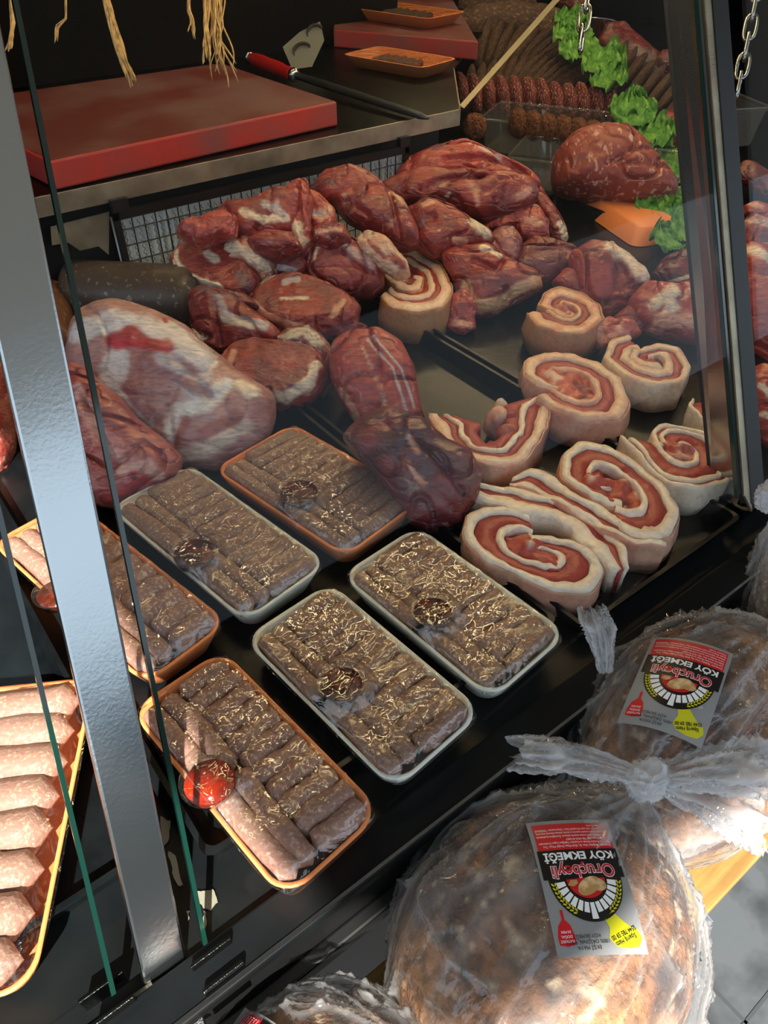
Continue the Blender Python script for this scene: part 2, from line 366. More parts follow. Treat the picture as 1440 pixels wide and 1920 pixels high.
# bare patches where the enamel has chipped off
def chip(px, seed):
    rs = np.random.RandomState(seed); Q = []
    for i in range(len(px)):
        a, b = np.array(px[i], float), np.array(px[(i+1) % len(px)], float)
        for t in np.linspace(0, 1, 5)[:-1]: Q.append(a+(b-a)*t+rs.uniform(-2.2, 2.2, 2))
    poly = [at(x, y, -.0105) for x, y in Q]; P(MB().prism(poly, (0, 0, .0012)), 'enamel_chip', M['chip'])
for i, c in enumerate([[(301, 1530), (318, 1540), (320, 1565), (305, 1590)], [(316, 1596), (330, 1605), (344, 1660), (333, 1660), (322, 1630)],
    [(366, 1672), (382, 1672), (398, 1668), (410, 1692), (395, 1708), (378, 1700), (372, 1690)], [(382, 1708), (388, 1710), (386, 1742), (379, 1735)], [(530, 1746), (556, 1742), (548, 1752)], [(350, 1706), (356, 1710), (353, 1728)]]): chip(c, i)
# ------------------------------------------------------------------ back counter and grille (y = 1.5)
YB = 1.5
CT = .283
bc = thing('back_counter', 'steel work counter behind the meat with a dimpled front lip', 'counter', (0, 0, ZF))
def PB(mb, name, m, bevel=0, smooth=False):
    mb.v = [(x, y, z-ZF) for x, y, z in mb.v]; return mb.build(name, m, bc, bevel=bevel, smooth=smooth)
xr = 1.385
ctop = [(-1.2, YB, CT), (xr, YB, CT), tuple(at(850, 128, CT)), tuple(at(905, 60, CT)), (1.95, 2.39, CT), (-1.2, 2.39, CT)]
PB(MB().prism([(x, y, CT-.006) for x, y, z in ctop], (0, 0, .006)), 'worktop', M['counter'])
PB(MB().box((-1.2, YB-.004, .246), (xr, YB, CT)), 'front_lip', M['steel'], .001)
PB(MB().prism([(xr, YB, .246), tuple(np.array(ctop[2])-[0, 0, CT-.246]), tuple(np.array(ctop[2])-[0, 0, .0]), (xr, YB, CT)], (.004, 0, 0)), 'side_lip', M['steel'])
PB(MB().box((-1.2, YB+.05, -.01), (xr-.02, YB+.06, .246)), 'back_panel', M['blackm'])
pq = [aty(95, 425, YB+.01), aty(205, 397, YB+.01), aty(204, 478, YB+.01), aty(185, 462, YB+.01), aty(150, 470, YB+.01), aty(128, 455, YB+.01), aty(98, 460, YB+.01)]
PB(MB().prism(pq, (0, .003, 0)), 'bare_steel_plate', M['steel'])
gr = thing('vent_grille', 'black wire vent grille with white ribbed filter behind the meat', 'grille', (.478, YB, -.012))
G0 = np.array([.478, YB, -.012]); GW = .74; GH = .243
def PG(mb, name, m, smooth=False): return mb.build(name, M[m], gr, smooth=smooth)
PG(MB().box((0, -.012, GH-.018), (GW, .0, GH)), 'frame_bar', 'wire'); PG(MB().box((0, -.012, 0), (.012, 0, GH)), 'frame_bar', 'wire'); PG(MB().box((GW-.012, -.012, 0), (GW, 0, GH)), 'frame_bar', 'wire'); PG(MB().box((0, -.012, 0), (GW, 0, .012)), 'frame_bar', 'wire')
PG(MB().box((.0, -.016, GH-.002), (.034, -.002, GH+.022)), 'bracket', 'wire'); PG(MB().box((GW-.03, -.016, GH-.002), (GW, -.002, GH+.02)), 'bracket', 'wire')
vm = None
for i in range(1, 29):
    x = .012+i*(GW-.024)/29
    if vm is None: vm = MB().tube([(0, -.006, .012), (0, -.006, GH-.016)], .0014, 5); o = PG(vm, 'vertical_wire', 'wire'); vme = o.data; o.location = (x, 0, 0)
    else: o = link('vertical_wire', vme, None, gr, (x, 0, 0))
for j in range(1, 7): PG(MB().tube([(.012, -.0075, .012+j*.032), (GW-.012, -.0075, .012+j*.032)], .0014, 5), 'cross_wire', 'wire')
nx = 340; V = []; Fc = []
for i in range(nx+1):
    x = .004+i*(GW-.008)/nx; d = .012+.009*math.sin(x*2*math.pi/.0145)
    V += [(x, d, .004), (x, d+.004, GH-.02)]
for i in range(nx): Fc.append((2*i, 2*i+2, 2*i+3, 2*i+1))
link('filter', mesh('filter', V, Fc), M['filt'], gr)
sq = [(.0015*math.sin(t*9*math.pi*2)*1.6, .001, .10+t*.115) for t in np.linspace(0, 1, 60)]
sqo = PG(MB().tube(sq, .0009, 4), 'wavy_wire', 'filtw'); sqo.location = (.02, 0, 0)
for i in range(1, 46): link('wavy_wire', sqo.data, None, gr, (.02+i*.0157, 0, 0))
# ------------------------------------------------------------------ black trays on the deck
def tray(x0, x1, y0, y1, label, h=.03):
    cx, cy = (x0+x1)/2, (y0+y1)/2; w, l = x1-x0, y1-y0
    t = thing('display_tray', label, 'tray', (cx, cy, -.012), 0, 'black display trays')
    R = lambda d, z: [(x, y, z) for x, y in rrect(w-2*d, l-2*d, .012, 4)]
    V, Fc = loft([R(.012, 0), R(.010, .001), R(.002, h), R(0, h+.002), R(0, h), R(-.0, h-.004)][:4], True); 
    V2, F2 = loft([R(.004, h), R(.013, .004)], False, True)
    MB().add(V, Fc).build('outer_wall', M['tray'], t, smooth=False); MB().add(V2, F2).build('tray_floor', M['tray'], t)
    V3, F3 = loft([R(-.001, h+.0005), R(-.001, h+.0035), R(.005, h+.0035), R(.005, h+.0005)], False); MB().add(V3, F3+[]).build('rim', M['tray'], t)
    return t
tray(-.62, .03, .40, 1.44, 'black display tray at far left behind the bright steel post')
tray(.06, .555, .36, 1.44, 'black display tray under the wrapped packs and the lamb leg')
tray(.57, .915, .33, 1.46, 'black display tray with bare floor beside the dark beef pieces')
tray(.93, 1.74, .33, 1.46, 'black display tray under the rolled lamb slices, bare in its far corner')
# ------------------------------------------------------------------ wrapped kofte packs
def kofte_mesh(L, r, seed, bend=.0):
    n = 14; V = []; Fc = []; m = 10; rs = np.random.RandomState(seed); ph = rs.uniform(0, 6, 3)
    for i in range(n+1):
        t = i/n; x = (t-.5)*L; e = min(t, 1-t)*L
        rad = r*math.sqrt(max(0.0, 1-(1-min(1, e/(r*.7)))**2.4))*(1+.05*math.sin(9*t+ph[0])+.04*math.sin(23*t+ph[1])) + 1e-4
        y = .0022*math.sin(5*t+ph[2])
        for j in range(m):
            a = 2*math.pi*j/m; V.append((x, y+rad*math.cos(a)*1.02, rad*np.sign(math.sin(a))*abs(math.sin(a))**.95*.95))
    for i in range(n):
        for j in range(m): Fc.append((i*m+j, i*m+(j+1) % m, (i+1)*m+(j+1) % m, (i+1)*m+j))
    Fc += [tuple(range(m))[::-1], tuple(n*m+j for j in range(m))]
    return mesh('kofte_stick', V, Fc)
def pack(corners, foam, label, seed, cupuv=None, nrow=11, sauce='sauce', kof='kofte', ncol=2, z=.034, zb=-.008, flipx=False):
    """corners (pixels on the rim): far-left, far-right, near-right, near-left; long side = left/right edges"""
    Q = [at(x, y, z) for x, y in corners]; c = sum(Q)/4
    wv = ((Q[1]-Q[0])+(Q[2]-Q[3]))/2; lv = ((Q[0]-Q[3])+(Q[1]-Q[2]))/2
    w, l = np.linalg.norm(wv), np.linalg.norm(lv); a = math.atan2(wv[1], wv[0]); b = math.atan2(lv[1], lv[0])-math.pi/2
    b = (b-a+math.pi) % (2*math.pi)-math.pi+a; yaw = (a+b)/2
    t = thing('kofte_pack', label, 'meat pack', (c[0], c[1], zb), yaw, 'wrapped packs of kofte'); h = z-zb
    R = lambda d, zz, r: [(x, y, zz) for x, y in rrect(w-2*d, l-2*d, r, 7)]
    V, Fc = loft([R(.020, 0, .022), R(.014, .003, .024), R(.004, h*.7, .028), R(0, h-.002, .03), R(0, h, .03), R(.004, h, .028), R(.008, h*.7, .026), R(.018, .006, .022)], True, True)
    link('foam_tray', mesh('foam_tray', V, Fc), M[foam], t)
    rs = np.random.RandomState(seed); wi, li = w-.014, l-.018
    rr = li/nrow/2*1.07; rc = min(rr, .0135); colw = ncol*rc*1.75; zs = h-.004
    x0 = -wi/2
    for k in range(ncol):                                       # lengthwise sticks along one long edge
        for q in range(2):
            L = li/2*.99; o = link('kofte_stick', kofte_mesh(L, rc, seed*50+k*3+q), M[kof], t)
            o.location = (x0+rc*.95+k*rc*1.75, (-.5+q)*li/2, zs+rs.uniform(-.001, .001)); o.rotation_euler = (rs.uniform(0, 6), 0, math.pi/2+rs.uniform(-.02, .02))
    cl = wi-colw
    for i in range(nrow):
        o = link('kofte_stick', kofte_mesh(cl*(.95 if ncol == 0 else 1.06 if 0 < i < nrow-1 else .98), rr*1.02, seed*70+i), M[kof], t)
        o.location = (x0+colw+cl/2+rs.uniform(-.001, .001), -li/2+rr+i*(li-2*rr)/(nrow-1), zs+rs.uniform(-.0012, .0012)); o.rotation_euler = (0, 0, rs.uniform(-.025, .025))
    ztop = zs+rr*.95
    if cupuv is not None:                                       # little lidded sauce cup pressed under the film
        q = at(cupuv[0], cupuv[1], zb+ztop+.012) - np.array([c[0], c[1], 0]); cs, sn = math.cos(-yaw), math.sin(-yaw)
        ux, uy = q[0]*cs-q[1]*sn, q[0]*sn+q[1]*cs; rcup = cupuv[2] if len(cupuv) > 2 else .026
        cu = link('sauce_cup', mesh('sauce_cup', *[(m_.v, m_.f) for m_ in [MB().lathe([(rcup*.8, 0), (rcup*.85, .001), (rcup*.96, .016), (rcup*1.0, .0165), (rcup*1.08, .0165), (rcup*1.08, .019), (rcup*.98, .0195), (rcup*.95, .018), (.0001, .018)], 36)]][0]), M['cup'], t, (ux, uy, ztop-.006))
        MB().lathe([(.0001, .002), (rcup*.82, .002), (rcup*.92, .0135), (.0001, .0138)], 32).build('sauce', M[sauce], cu, smooth=True)
    # film: thin sheet drawn over sticks and cup, tucked under the rim
    n1, n2 = 72, 120; V = []; Fc = []
    for j in range(n2+1):
        for i in range(n1+1):
            u, v = 2*i/n1-1, 2*j/n2-1
            V.append((u, v, 0))
    V = np.array(V); sc = 1-.10*(np.abs(V[:, 0])**8*np.abs(V[:, 1])**8)
    X = V[:, 0]*sc*(w/2+.002); Y = V[:, 1]*sc*(l/2+.002)
    edge_ = np.clip(np.maximum(np.abs(V[:, 0]), np.abs(V[:, 1])), 0, 1)
    Z = (ztop+.0025)*(1-sst(edge_, .86, 1.0)) + (h-.006)*sst(edge_, .86, 1.0)
    if cupuv is not None:
        d = np.hypot(X-ux, Y-uy); Z = np.maximum(Z, (ztop+.0145)-np.maximum(0, d-rcup*1.08)*.9)
    if cupuv is not None:
        aa = np.arctan2(Y-uy, X-ux); dd = np.maximum(0, d-rcup); QQ = np.stack([np.cos(aa)*2.2, np.sin(aa)*2.2, dd*12], 1)
        Z = Z+.0035*(1-np.abs(vn(QQ, 1.5, seed+70)))**6*np.exp(-dd/.05)*(1-sst(edge_, .85, .97))*(d > rcup)
    PP = np.stack([X, Y, Z], 1); Z = Z+.0012*vn(PP, 90, seed)*(1-sst(edge_, .9, 1))+.0008*vn(PP, 220, seed+3)
    PP[:, 2] = np.where(edge_ > .995, h-.004, np.maximum(Z, h-.006))
    for j in range(n2):
        for i in range(n1): k = j*(n1+1)+i; Fc.append((k, k+1, k+n1+2, k+n1+1))
    link('film', mesh('film', PP, Fc), M['film'], t)
    return t
pack([(415, 880), (550, 785), (785, 940), (640, 1052)], 'foam_o', 'orange foam pack of kofte beside the dark beef, farthest of the wrapped packs', 1, (560, 918, .030), 12)
pack([(222, 950), (342, 870), (630, 1055), (440, 1170)], 'foam_w', 'white foam pack of kofte lying between two orange foam packs near the lamb leg', 2, (363, 1032, .030), 12)
pack([(450, 1197), (618, 1095), (910, 1332), (742, 1480)], 'foam_w', 'white foam pack of kofte in the middle, its corner nearest the front lip', 4, (640, 1278, .026), 11)
pack([(645, 1078), (778, 985), (1070, 1188), (915, 1315)], 'foam_w', 'white foam pack of kofte right next to the front rolled lamb slice', 5, (812, 1143, .026), 12)
pack([(242, 1325), (415, 1225), (720, 1512), (535, 1700)], 'foam_o', 'orange foam pack of kofte with bright red sauce near the front lip', 6, (392, 1462, .028), 11, 'sauce_r', 'kofte2')
pack([(-2, 1012), (130, 935), (430, 1165), (258, 1295)], 'foam_o', 'orange foam pack of kofte partly behind the bright steel post', 3, (105, 1108, .027), 11, 'sauce', 'kofte2')
pack([(-330, 1290), (165, 1305), (60, 1885), (-460, 1900)], 'foam_o', 'orange foam pack of kofte in the sunny lower left corner', 7, None, 8, 'sauce', 'kofte2', 0)
# ------------------------------------------------------------------ meat pieces
RED, DRED, BRED, FAT, PFAT, MEMB, PURP, BLOOD, DARK = [lin(x) for x in ('#a03c37', '#7c2d2f', '#b44a42', '#ecd6bc', '#d99c84', '#c2b3b4', '#6e4450', '#b02532', '#3c1a1c')]
def segd(Pt, A, B):
    d = B-A; t = np.clip(((Pt-A) @ d)/(d @ d+1e-9), 0, 1); return np.linalg.norm(Pt-(A+t[:, None]*d), axis=1)
def pold(Pt, pl):
    if len(pl) == 1: return np.linalg.norm(Pt-np.array(pl[0], float), axis=1)
    return np.min([segd(Pt, np.array(pl[i], float), np.array(pl[i+1], float)) for i in range(len(pl)-1)], axis=0)
def radial(poly, phi):
    """radius of a star-shaped polygon (about 0) in directions phi"""
    poly = np.array(poly); th = np.arctan2(poly[:, 1], poly[:, 0]); r = np.full(phi.shape, 1e-3)
    cx, sy = np.cos(phi), np.sin(phi)
    for i in range(len(poly)):
        a, b = poly[i], poly[(i+1) % len(poly)]; e = b-a; den = cx*e[1]-sy*e[0]
        with np.errstate(all='ignore'):
            t = (a[0]*e[1]-a[1]*e[0])/den; s = (a[0]*sy-a[1]*cx)/den
        ok = (t > 0) & (s >= -1e-6) & (s <= 1+1e-6); r = np.where(ok, np.maximum(r, np.nan_to_num(t)), r)
    return r
def chunk(name, label, cat, poly, k, th, seed, col=RED, col2=DRED, fat=(), grooves=(), cut=None, lump=.10, detail=5, m='meat', group='red meat pieces piled in the trays', fatn=.62, fatc=FAT, e=.72, fibre=0.0, crs=1.0):
    """poly: outline in photo pixels, k: distance along the view axis, th: half thickness (m); local x right, y up, z to the viewer"""
    poly = np.array(poly, float); c = poly.mean(0); poly = c+(poly-c)*1.15; s = k/F; T = Matrix(((rt[0], up[0], -fw[0]), (rt[1], up[1], -fw[1]), (rt[2], up[2], -fw[2])))
    C0 = atk(c[0], c[1], k); loc = (poly-c)*[1, -1]
    D, Fc = ico(detail); ph = np.arctan2(D[:, 1], D[:, 0]); lat = np.hypot(D[:, 0], D[:, 1]); 
    pa = np.linspace(-math.pi, math.pi, 361); ra = radial(loc, pa); ra = np.convolve(np.r_[ra[-9:-1], ra, ra[1:9]], np.ones(9)/9, 'same')[8:-8]
    r = np.interp(ph, pa, ra)
    le = lat**e; Pp = np.stack([np.cos(ph)*r*le, np.sin(ph)*r*le, np.sign(D[:, 2])*np.abs(D[:, 2])**.85*th/s], 1)  # in pixels
    px = np.stack([Pp[:, 0]+c[0], c[1]-Pp[:, 1]], 1); size = math.sqrt(abs(ra.mean()))*0+ra.mean()
    Nn = Pp/size; front = D[:, 2] > -.15
    if cut is not None:                                         # flat knife cut facing the viewer: (nx, ny, nz, offset fraction)
        n = np.array(cut[:3], float); n /= np.linalg.norm(n); off = cut[3]*size; ov = np.maximum(0, Pp @ n-off); Pp = Pp-n*(ov*.94)[:, None]; cm = sst(ov, 0, .06*size)
    else: cm = np.zeros(len(D))
    amp = lump*size
    Pp = Pp + D*((amp*(1-.75*cm))*fbm(Nn+seed*3.1, 1.4, 3, seed))[:, None]*np.array([.85, .85, 1])
    q = vn(Nn+seed*1.7, 1.5, seed+5); crease = np.exp(-(q/.06)**2)*(1-cm); Pp[:, 2] -= crs*crease*.14*size*(D[:, 2] > 0)
    q2 = vn(Nn*[1, 1.5, 1]+seed*.7, 2.6, seed+55); Pp[:, 2] -= np.exp(-(q2/.06)**2)*(1-cm)*.05*crs*size*(D[:, 2] > 0)
    Pp[:, 2] += .02*size*fbm(Nn, 7, 2, seed+9)
    for g in grooves:                                           # (polyline px, width px, depth px)
        dd = pold(px, g[0]); Pp[:, 2] -= np.where(front, np.exp(-(dd/g[1])**2)*g[2], 0)
    # colour of the flesh, fat and membrane
    A = sst(fbm(Nn+seed, 2.2, 3, seed+2), -.35, .45)[:, None]; cl = col*(1-A)+col2*A
    fb = (.5+.5*np.sin((Nn[:, 0]*.6+Nn[:, 1])*26+3*fbm(Nn, 2, 2, seed+4)))[:, None]; cl = cl*(1+fibre*(fb-.5))
    nf = fbm(Nn*[1, 1.6, 1]+seed*2.3, 2.6, 3, seed+21); fm = sst(nf, fatn, fatn+.12)*.9
    st = np.exp(-(vn(Nn*[1.0, 1.7, 1], 2.4, seed+33)/.035)**2)*sst(vn(Nn, 1.6, seed+35), .05, .5)*.25
    fm = np.maximum(fm, st)*(1-.5*cm); FC = fatc*(1-.35*sst(fbm(Nn, 5, 2, seed+8), -.2, .7))[:, None]+PFAT*.35*sst(fbm(Nn, 5, 2, seed+8), -.2, .7)[:, None]
    cl = cl*(1-fm[:, None])+FC*fm[:, None]
    wob = np.clip(1+.7*fbm(Nn, 4.5, 3, seed+41), .35, 2)
    for f in fat:                                               # (polyline px, width px, colour[, bulge px])
        dd = pold(px, f[0])*wob; k_ = np.where(front, 1-sst(dd, f[1]*.5, f[1]*1.15), 0)*.93
        fc = f[2]*(1+.14*fbm(Nn, 9, 2, seed+3))[:, None]; cl = cl*(1-k_[:, None])+fc*k_[:, None]
        if len(f) > 3: Pp[:, 2] += k_*f[3]
    Vw = Pp*s
    me = mesh(name, Vw, Fc, np.clip(cl, 0, 1)); o = link(name, me, M[m], None)
    o.matrix_world = Matrix.Translation(Vector(C0)) @ T.to_4x4(); tag(o, label, cat, group); return o
def kz(px, py, z): return depth(at(px, py, z))
def ky(px, py, y): return depth(aty(px, py, y))
mt = lambda lab, *a, **k_: chunk('meat_piece', lab, 'meat', *a, **k_)
# back row against the grille
mt('ragged small red meat piece at the left end of the back row', [(338, 440), (345, 425), (380, 412), (412, 400), (440, 412), (438, 445), (400, 452), (372, 458)], ky(390, 430, 1.36), .035, 11, BRED, RED, lump=.22, detail=4)
mt('broad red meat piece with pale seam leaning under the grille', [(418, 405), (432, 388), (480, 378), (520, 358), (560, 368), (556, 405), (545, 435), (500, 452), (450, 456), (420, 445)], ky(490, 420, 1.36), .05, 12, RED, DRED, [([(462, 414), (500, 428), (540, 420)], 8, FAT), ([(505, 400), (535, 415)], 9, MEMB)], [([(440, 440), (430, 400)], 6, 14)])
mt('upright red meat strip ending in a pale fat tip, back row', [(540, 358), (560, 345), (575, 348), (585, 380), (580, 410), (590, 450), (566, 475), (548, 452), (538, 410)], ky(562, 410, 1.33), .045, 13, BRED, RED, [([(560, 440), (566, 462)], 14, FAT, 4), ([(556, 372), (562, 395)], 4, PFAT)], [([(562, 365), (570, 440)], 4, 10)])
mt('red meat piece with white marbled side, right of the upright strip', [(575, 362), (600, 372), (625, 395), (630, 420), (615, 445), (590, 440), (575, 410)], ky(600, 405, 1.35), .04, 14, RED, BRED, [([(580, 405), (605, 420), (622, 402)], 11, PFAT), ([(588, 415), (610, 412)], 6, MEMB)], detail=4)
mt('smooth dark red dome of meat at the top of the back row', [(588, 365), (615, 330), (655, 320), (688, 332), (715, 355), (700, 385), (650, 390), (610, 388)], ky(650, 355, 1.40), .06, 15, RED, DRED, [([(616, 362), (630, 365)], 6, PURP)], lump=.07)
mt('long smooth red muscle sloping right in front of the dome', [(630, 375), (670, 360), (720, 362), (755, 385), (774, 425), (778, 455), (755, 462), (730, 452), (690, 430), (655, 410)], ky(710, 410, 1.30), .06, 16, DRED, RED, [([(732, 375), (760, 400)], 6, PFAT)], [([(728, 372), (748, 455)], 5, 10), ([(650, 392), (690, 420)], 5, 8)], lump=.07)
mt('topmost large red meat piece on the right heap', [(752, 335), (775, 305), (820, 285), (870, 276), (910, 290), (950, 312), (985, 330), (1000, 350), (960, 362), (880, 356), (800, 350), (760, 350)], ky(870, 320, 1.42), .07, 17, BRED, RED, [([(812, 296), (830, 290)], 8, PURP), ([(895, 298), (930, 312)], 5, MEMB)], [([(830, 322), (900, 318), (985, 338)], 5, 12)], lump=.06)
mt('wide folded red meat piece across the right heap', [(720, 360), (745, 340), (800, 328), (870, 332), (950, 335), (985, 345), (992, 370), (970, 395), (945, 405), (900, 412), (850, 395), (800, 385), (760, 388), (728, 378)], ky(860, 372, 1.32), .065, 18, RED, DRED, [([(815, 372), (835, 360)], 6, PFAT), ([(870, 355), (885, 380), (890, 398)], 5, PFAT), ([(965, 385), (985, 372)], 7, PFAT)], [([(790, 378), (850, 352), (900, 350)], 6, 16), ([(945, 400), (940, 370)], 5, 10)], lump=.09)
mt('rounded red meat piece with fat tail in the right heap', [(770, 400), (800, 383), (845, 395), (880, 420), (915, 440), (912, 455), (890, 462), (850, 480), (815, 478), (785, 460), (775, 430)], ky(840, 440, 1.22), .055, 19, RED, DRED, [([(795, 398), (815, 388)], 7, PFAT), ([(885, 430), (905, 448)], 10, FAT), ([(848, 465), (870, 465)], 6, PFAT), ([(785, 430), (790, 435)], 12, PURP)])
mt('long red slab hanging over the right side of the heap', [(982, 338), (1002, 345), (1020, 370), (1045, 405), (1060, 440), (1052, 452), (1035, 452), (1022, 420), (1000, 395), (985, 365)], kz(1020, 400, 0.06), .04, 20, RED, DRED, [([(1045, 430), (1054, 446)], 9, FAT), ([(992, 348), (1005, 352)], 4, MEMB)])
mt('ragged bright red scrap under the long slab', [(940, 400), (965, 388), (1000, 395), (1018, 420), (1020, 445), (1000, 458), (975, 452), (960, 430), (915, 440), (910, 430)], kz(975, 425, 0.09), .045, 21, BRED, RED, [([(990, 388), (1010, 398)], 6, PFAT, 4), ([(985, 425), (1005, 430)], 8, PFAT)], lump=.2)
mt('pale pink membrane covered piece in the middle of the right heap', [(912, 455), (935, 432), (960, 430), (975, 455), (970, 490), (955, 500), (930, 485)], kz(942, 468, 0.08), .04, 22, lin('#94484a'), PURP, [([(945, 445), (955, 490)], 12, lin('#b87a74'))], lump=.05, detail=4)
mt('dark red filler piece tucked under the broad back piece', [(470, 455), (500, 440), (550, 445), (565, 470), (530, 485), (485, 480)], ky(515, 462, 1.30), .05, 81, DRED, RED, detail=4)
mt('dark red piece half hidden above the heart shaped round', [(585, 440), (610, 425), (645, 430), (655, 455), (620, 470), (592, 462)], ky(620, 447, 1.27), .05, 82, DRED, RED, [([(600, 450), (640, 445)], 5, PFAT)], detail=4)
mt('cream coloured fat flap leaning on the lone rolled slice', [(672, 455), (690, 440), (720, 450), (750, 480), (765, 510), (740, 520), (710, 500), (688, 480)], ky(715, 478, 1.2), .03, 83, lin('#d9b59c'), lin('#c98e7a'), [([(735, 490), (755, 505)], 8, RED), ([(690, 460), (720, 490)], 5, RED)], detail=4, lump=.2)
mt('pale yellow fat lump behind the flat oval steak', [(488, 540), (505, 522), (540, 520), (565, 528), (550, 548), (515, 555)], kz(525, 538, .09), .03, 84, lin('#c9a680'), PFAT, lump=.2, detail=4)
mt('shaded red piece wedged behind the folded flank piece', [(868, 478), (890, 455), (930, 462), (950, 490), (920, 505), (885, 500)], kz(905, 480, .07), .045, 85, DRED, RED, detail=4)
mt('dark red piece between the dull wet piece and the fat capped one', [(1040, 530), (1060, 510), (1095, 505), (1115, 535), (1110, 565), (1070, 560)], kz(1080, 540, .04), .04, 86, DRED, RED, detail=4)
mt('deep red strip under the fat capped piece', [(1150, 600), (1180, 575), (1215, 580), (1225, 610), (1195, 625), (1160, 620)], kz(1190, 600, .03), .03, 87, DRED, RED, detail=4)
mt('dark piece lying in the gap beside the round steak, by the log sausage', [(380, 560), (410, 545), (460, 555), (480, 575), (440, 585), (400, 580)], kz(430, 565, .10), .04, 88, DRED, PURP, detail=4)
# left column
mt('round steak with fat rim above the kofte packs, far left of the pile', [(330, 490), (345, 465), (385, 452), (420, 460), (450, 490), (478, 520), (475, 550), (450, 562), (420, 552), (370, 535), (340, 518)], kz(405, 505, 0.12), .05, 23, RED, DRED, [([(336, 478), (336, 500), (365, 530), (420, 552)], 9, FAT), ([(395, 478), (410, 490)], 10, FAT), ([(458, 525), (470, 548)], 12, PURP)], cut=(.05, .25, 1, .42), fatn=.8)
mt('lumpy pale fat cluster with red flesh between two steaks', [(425, 470), (445, 450), (475, 448), (500, 465), (515, 500), (512, 520), (495, 525), (465, 505), (435, 492)], kz(470, 487, 0.13), .045, 24, PFAT, RED, [([(438, 475), (470, 490), (505, 510)], 14, FAT, 6), ([(480, 465), (492, 475)], 9, RED)], lump=.26, detail=5)
mt('small dark red piece wedged beside the heart shaped round', [(515, 492), (540, 476), (565, 480), (575, 500), (565, 520), (535, 525), (518, 512)], kz(545, 500, 0.11), .035, 25, DRED, RED, [([(525, 510), (555, 515)], 6, MEMB)], detail=4)
mt('heart shaped dark red round with a fat vein', [(568, 480), (585, 452), (610, 440), (645, 448), (680, 465), (708, 500), (710, 535), (690, 552), (640, 555), (600, 540), (572, 512)], kz(640, 500, 0.1), .06, 26, RED, DRED, [([(600, 480), (615, 470), (650, 475)], 6, FAT), ([(598, 485), (592, 500)], 4, FAT), ([(665, 490), (695, 505)], 13, lin('#a98890'))], [([(645, 490), (670, 515), (700, 525)], 4, 12)], lump=.05)
mt('flat oval steak slice with fat edge in the middle of the left pile', [(470, 575), (490, 545), (530, 522), (555, 518), (590, 530), (640, 550), (665, 575), (660, 605), (630, 622), (590, 632), (545, 622), (500, 605)], kz(565, 577, 0.07), .045, 27, RED, lin('#7a3034'), [([(476, 570), (500, 598), (545, 618), (590, 628)], 9, PFAT), ([(530, 562), (580, 560)], 3, FAT), ([(625, 600), (645, 570)], 7, PFAT), ([(535, 528), (560, 522)], 8, MEMB)], cut=(.0, .35, 1, .34), fatn=.85)
mt('dark ragged scrap hanging right of the flat oval steak', [(640, 560), (665, 565), (670, 590), (660, 610), (690, 612), (665, 625), (640, 640), (620, 630), (630, 600)], kz(650, 600, 0.05), .03, 28, DRED, RED, lump=.2, detail=4)
mt('red shank piece with silver sinew beside the log sausage', [(362, 560), (385, 545), (430, 556), (470, 585), (510, 615), (520, 640), (490, 655), (440, 662), (400, 655), (370, 620)], kz(435, 605, 0.08), .05, 29, RED, DRED, [([(420, 570), (430, 605), (500, 620)], 10, MEMB), ([(385, 550), (450, 570)], 8, PURP), ([(430, 610), (480, 622)], 9, lin('#d8c7b4'))], [([(412, 575), (420, 650)], 5, 9)])
mt('small fat tipped scrap by the edge of the lamb leg', [(350, 628), (365, 618), (395, 625), (402, 650), (385, 658), (360, 645)], kz(376, 638, 0.06), .02, 30, RED, PFAT, [([(375, 630), (395, 645)], 9, FAT)], detail=4)
mt('thick round steak with pale fat edge at the front of the left pile', [(420, 680), (445, 650), (480, 640), (540, 645), (585, 660), (600, 700), (590, 735), (555, 760), (520, 762), (490, 745), (440, 715)], kz(510, 700, 0.05), .05, 31, RED, lin('#7a2c30'), [([(498, 748), (540, 752), (580, 725), (595, 690)], 11, FAT), ([(440, 655), (432, 690)], 8, PFAT)], cut=(-.05, .4, 1, .38), fatn=.85)
mt('membrane covered end piece behind the thick round steak', [(515, 640), (545, 625), (580, 614), (605, 635), (625, 665), (620, 705), (600, 740), (585, 700), (560, 660)], kz(585, 670, 0.055), .04, 32, lin('#7c3a3c'), DRED, [([(540, 640), (575, 625), (600, 650)], 13, lin('#c9b9a8')), ([(560, 655), (600, 680)], 7, PFAT)])
mt('smooth elongated red muscle with thin silver sinews on the bare tray', [(628, 680), (635, 650), (670, 630), (710, 628), (745, 650), (768, 690), (775, 740), (788, 790), (760, 815), (715, 805), (680, 798), (655, 760), (632, 715)], kz(705, 715, 0.048), .055, 33, BRED, RED, [([(690, 650), (735, 700), (765, 790)], 2.5, MEMB), ([(700, 640), (750, 700), (775, 770)], 2.5, MEMB), ([(680, 660), (715, 740), (730, 800)], 2.5, PFAT), ([(645, 740), (660, 765), (672, 792)], 8, PFAT)], lump=.04, fatn=.9, fibre=.15)
mt('dark heavy beef piece in front of the elongated red muscle', [(660, 830), (690, 795), (730, 775), (790, 790), (830, 830), (870, 845), (888, 880), (880, 930), (855, 970), (810, 985), (770, 965), (745, 920), (700, 870)], kz(780, 880, 0.06), .07, 34, DRED, lin('#54222a'), [([(765, 880), (790, 910)], 4, PFAT), ([(800, 840), (850, 860), (870, 900)], 14, lin('#6e3c3a')), ([(762, 825), (780, 850)], 6, PFAT)], [([(770, 830), (800, 850), (860, 925)], 6, 16), ([(725, 800), (790, 905), (850, 960)], 5, 7)], lump=.08, fatn=.8)
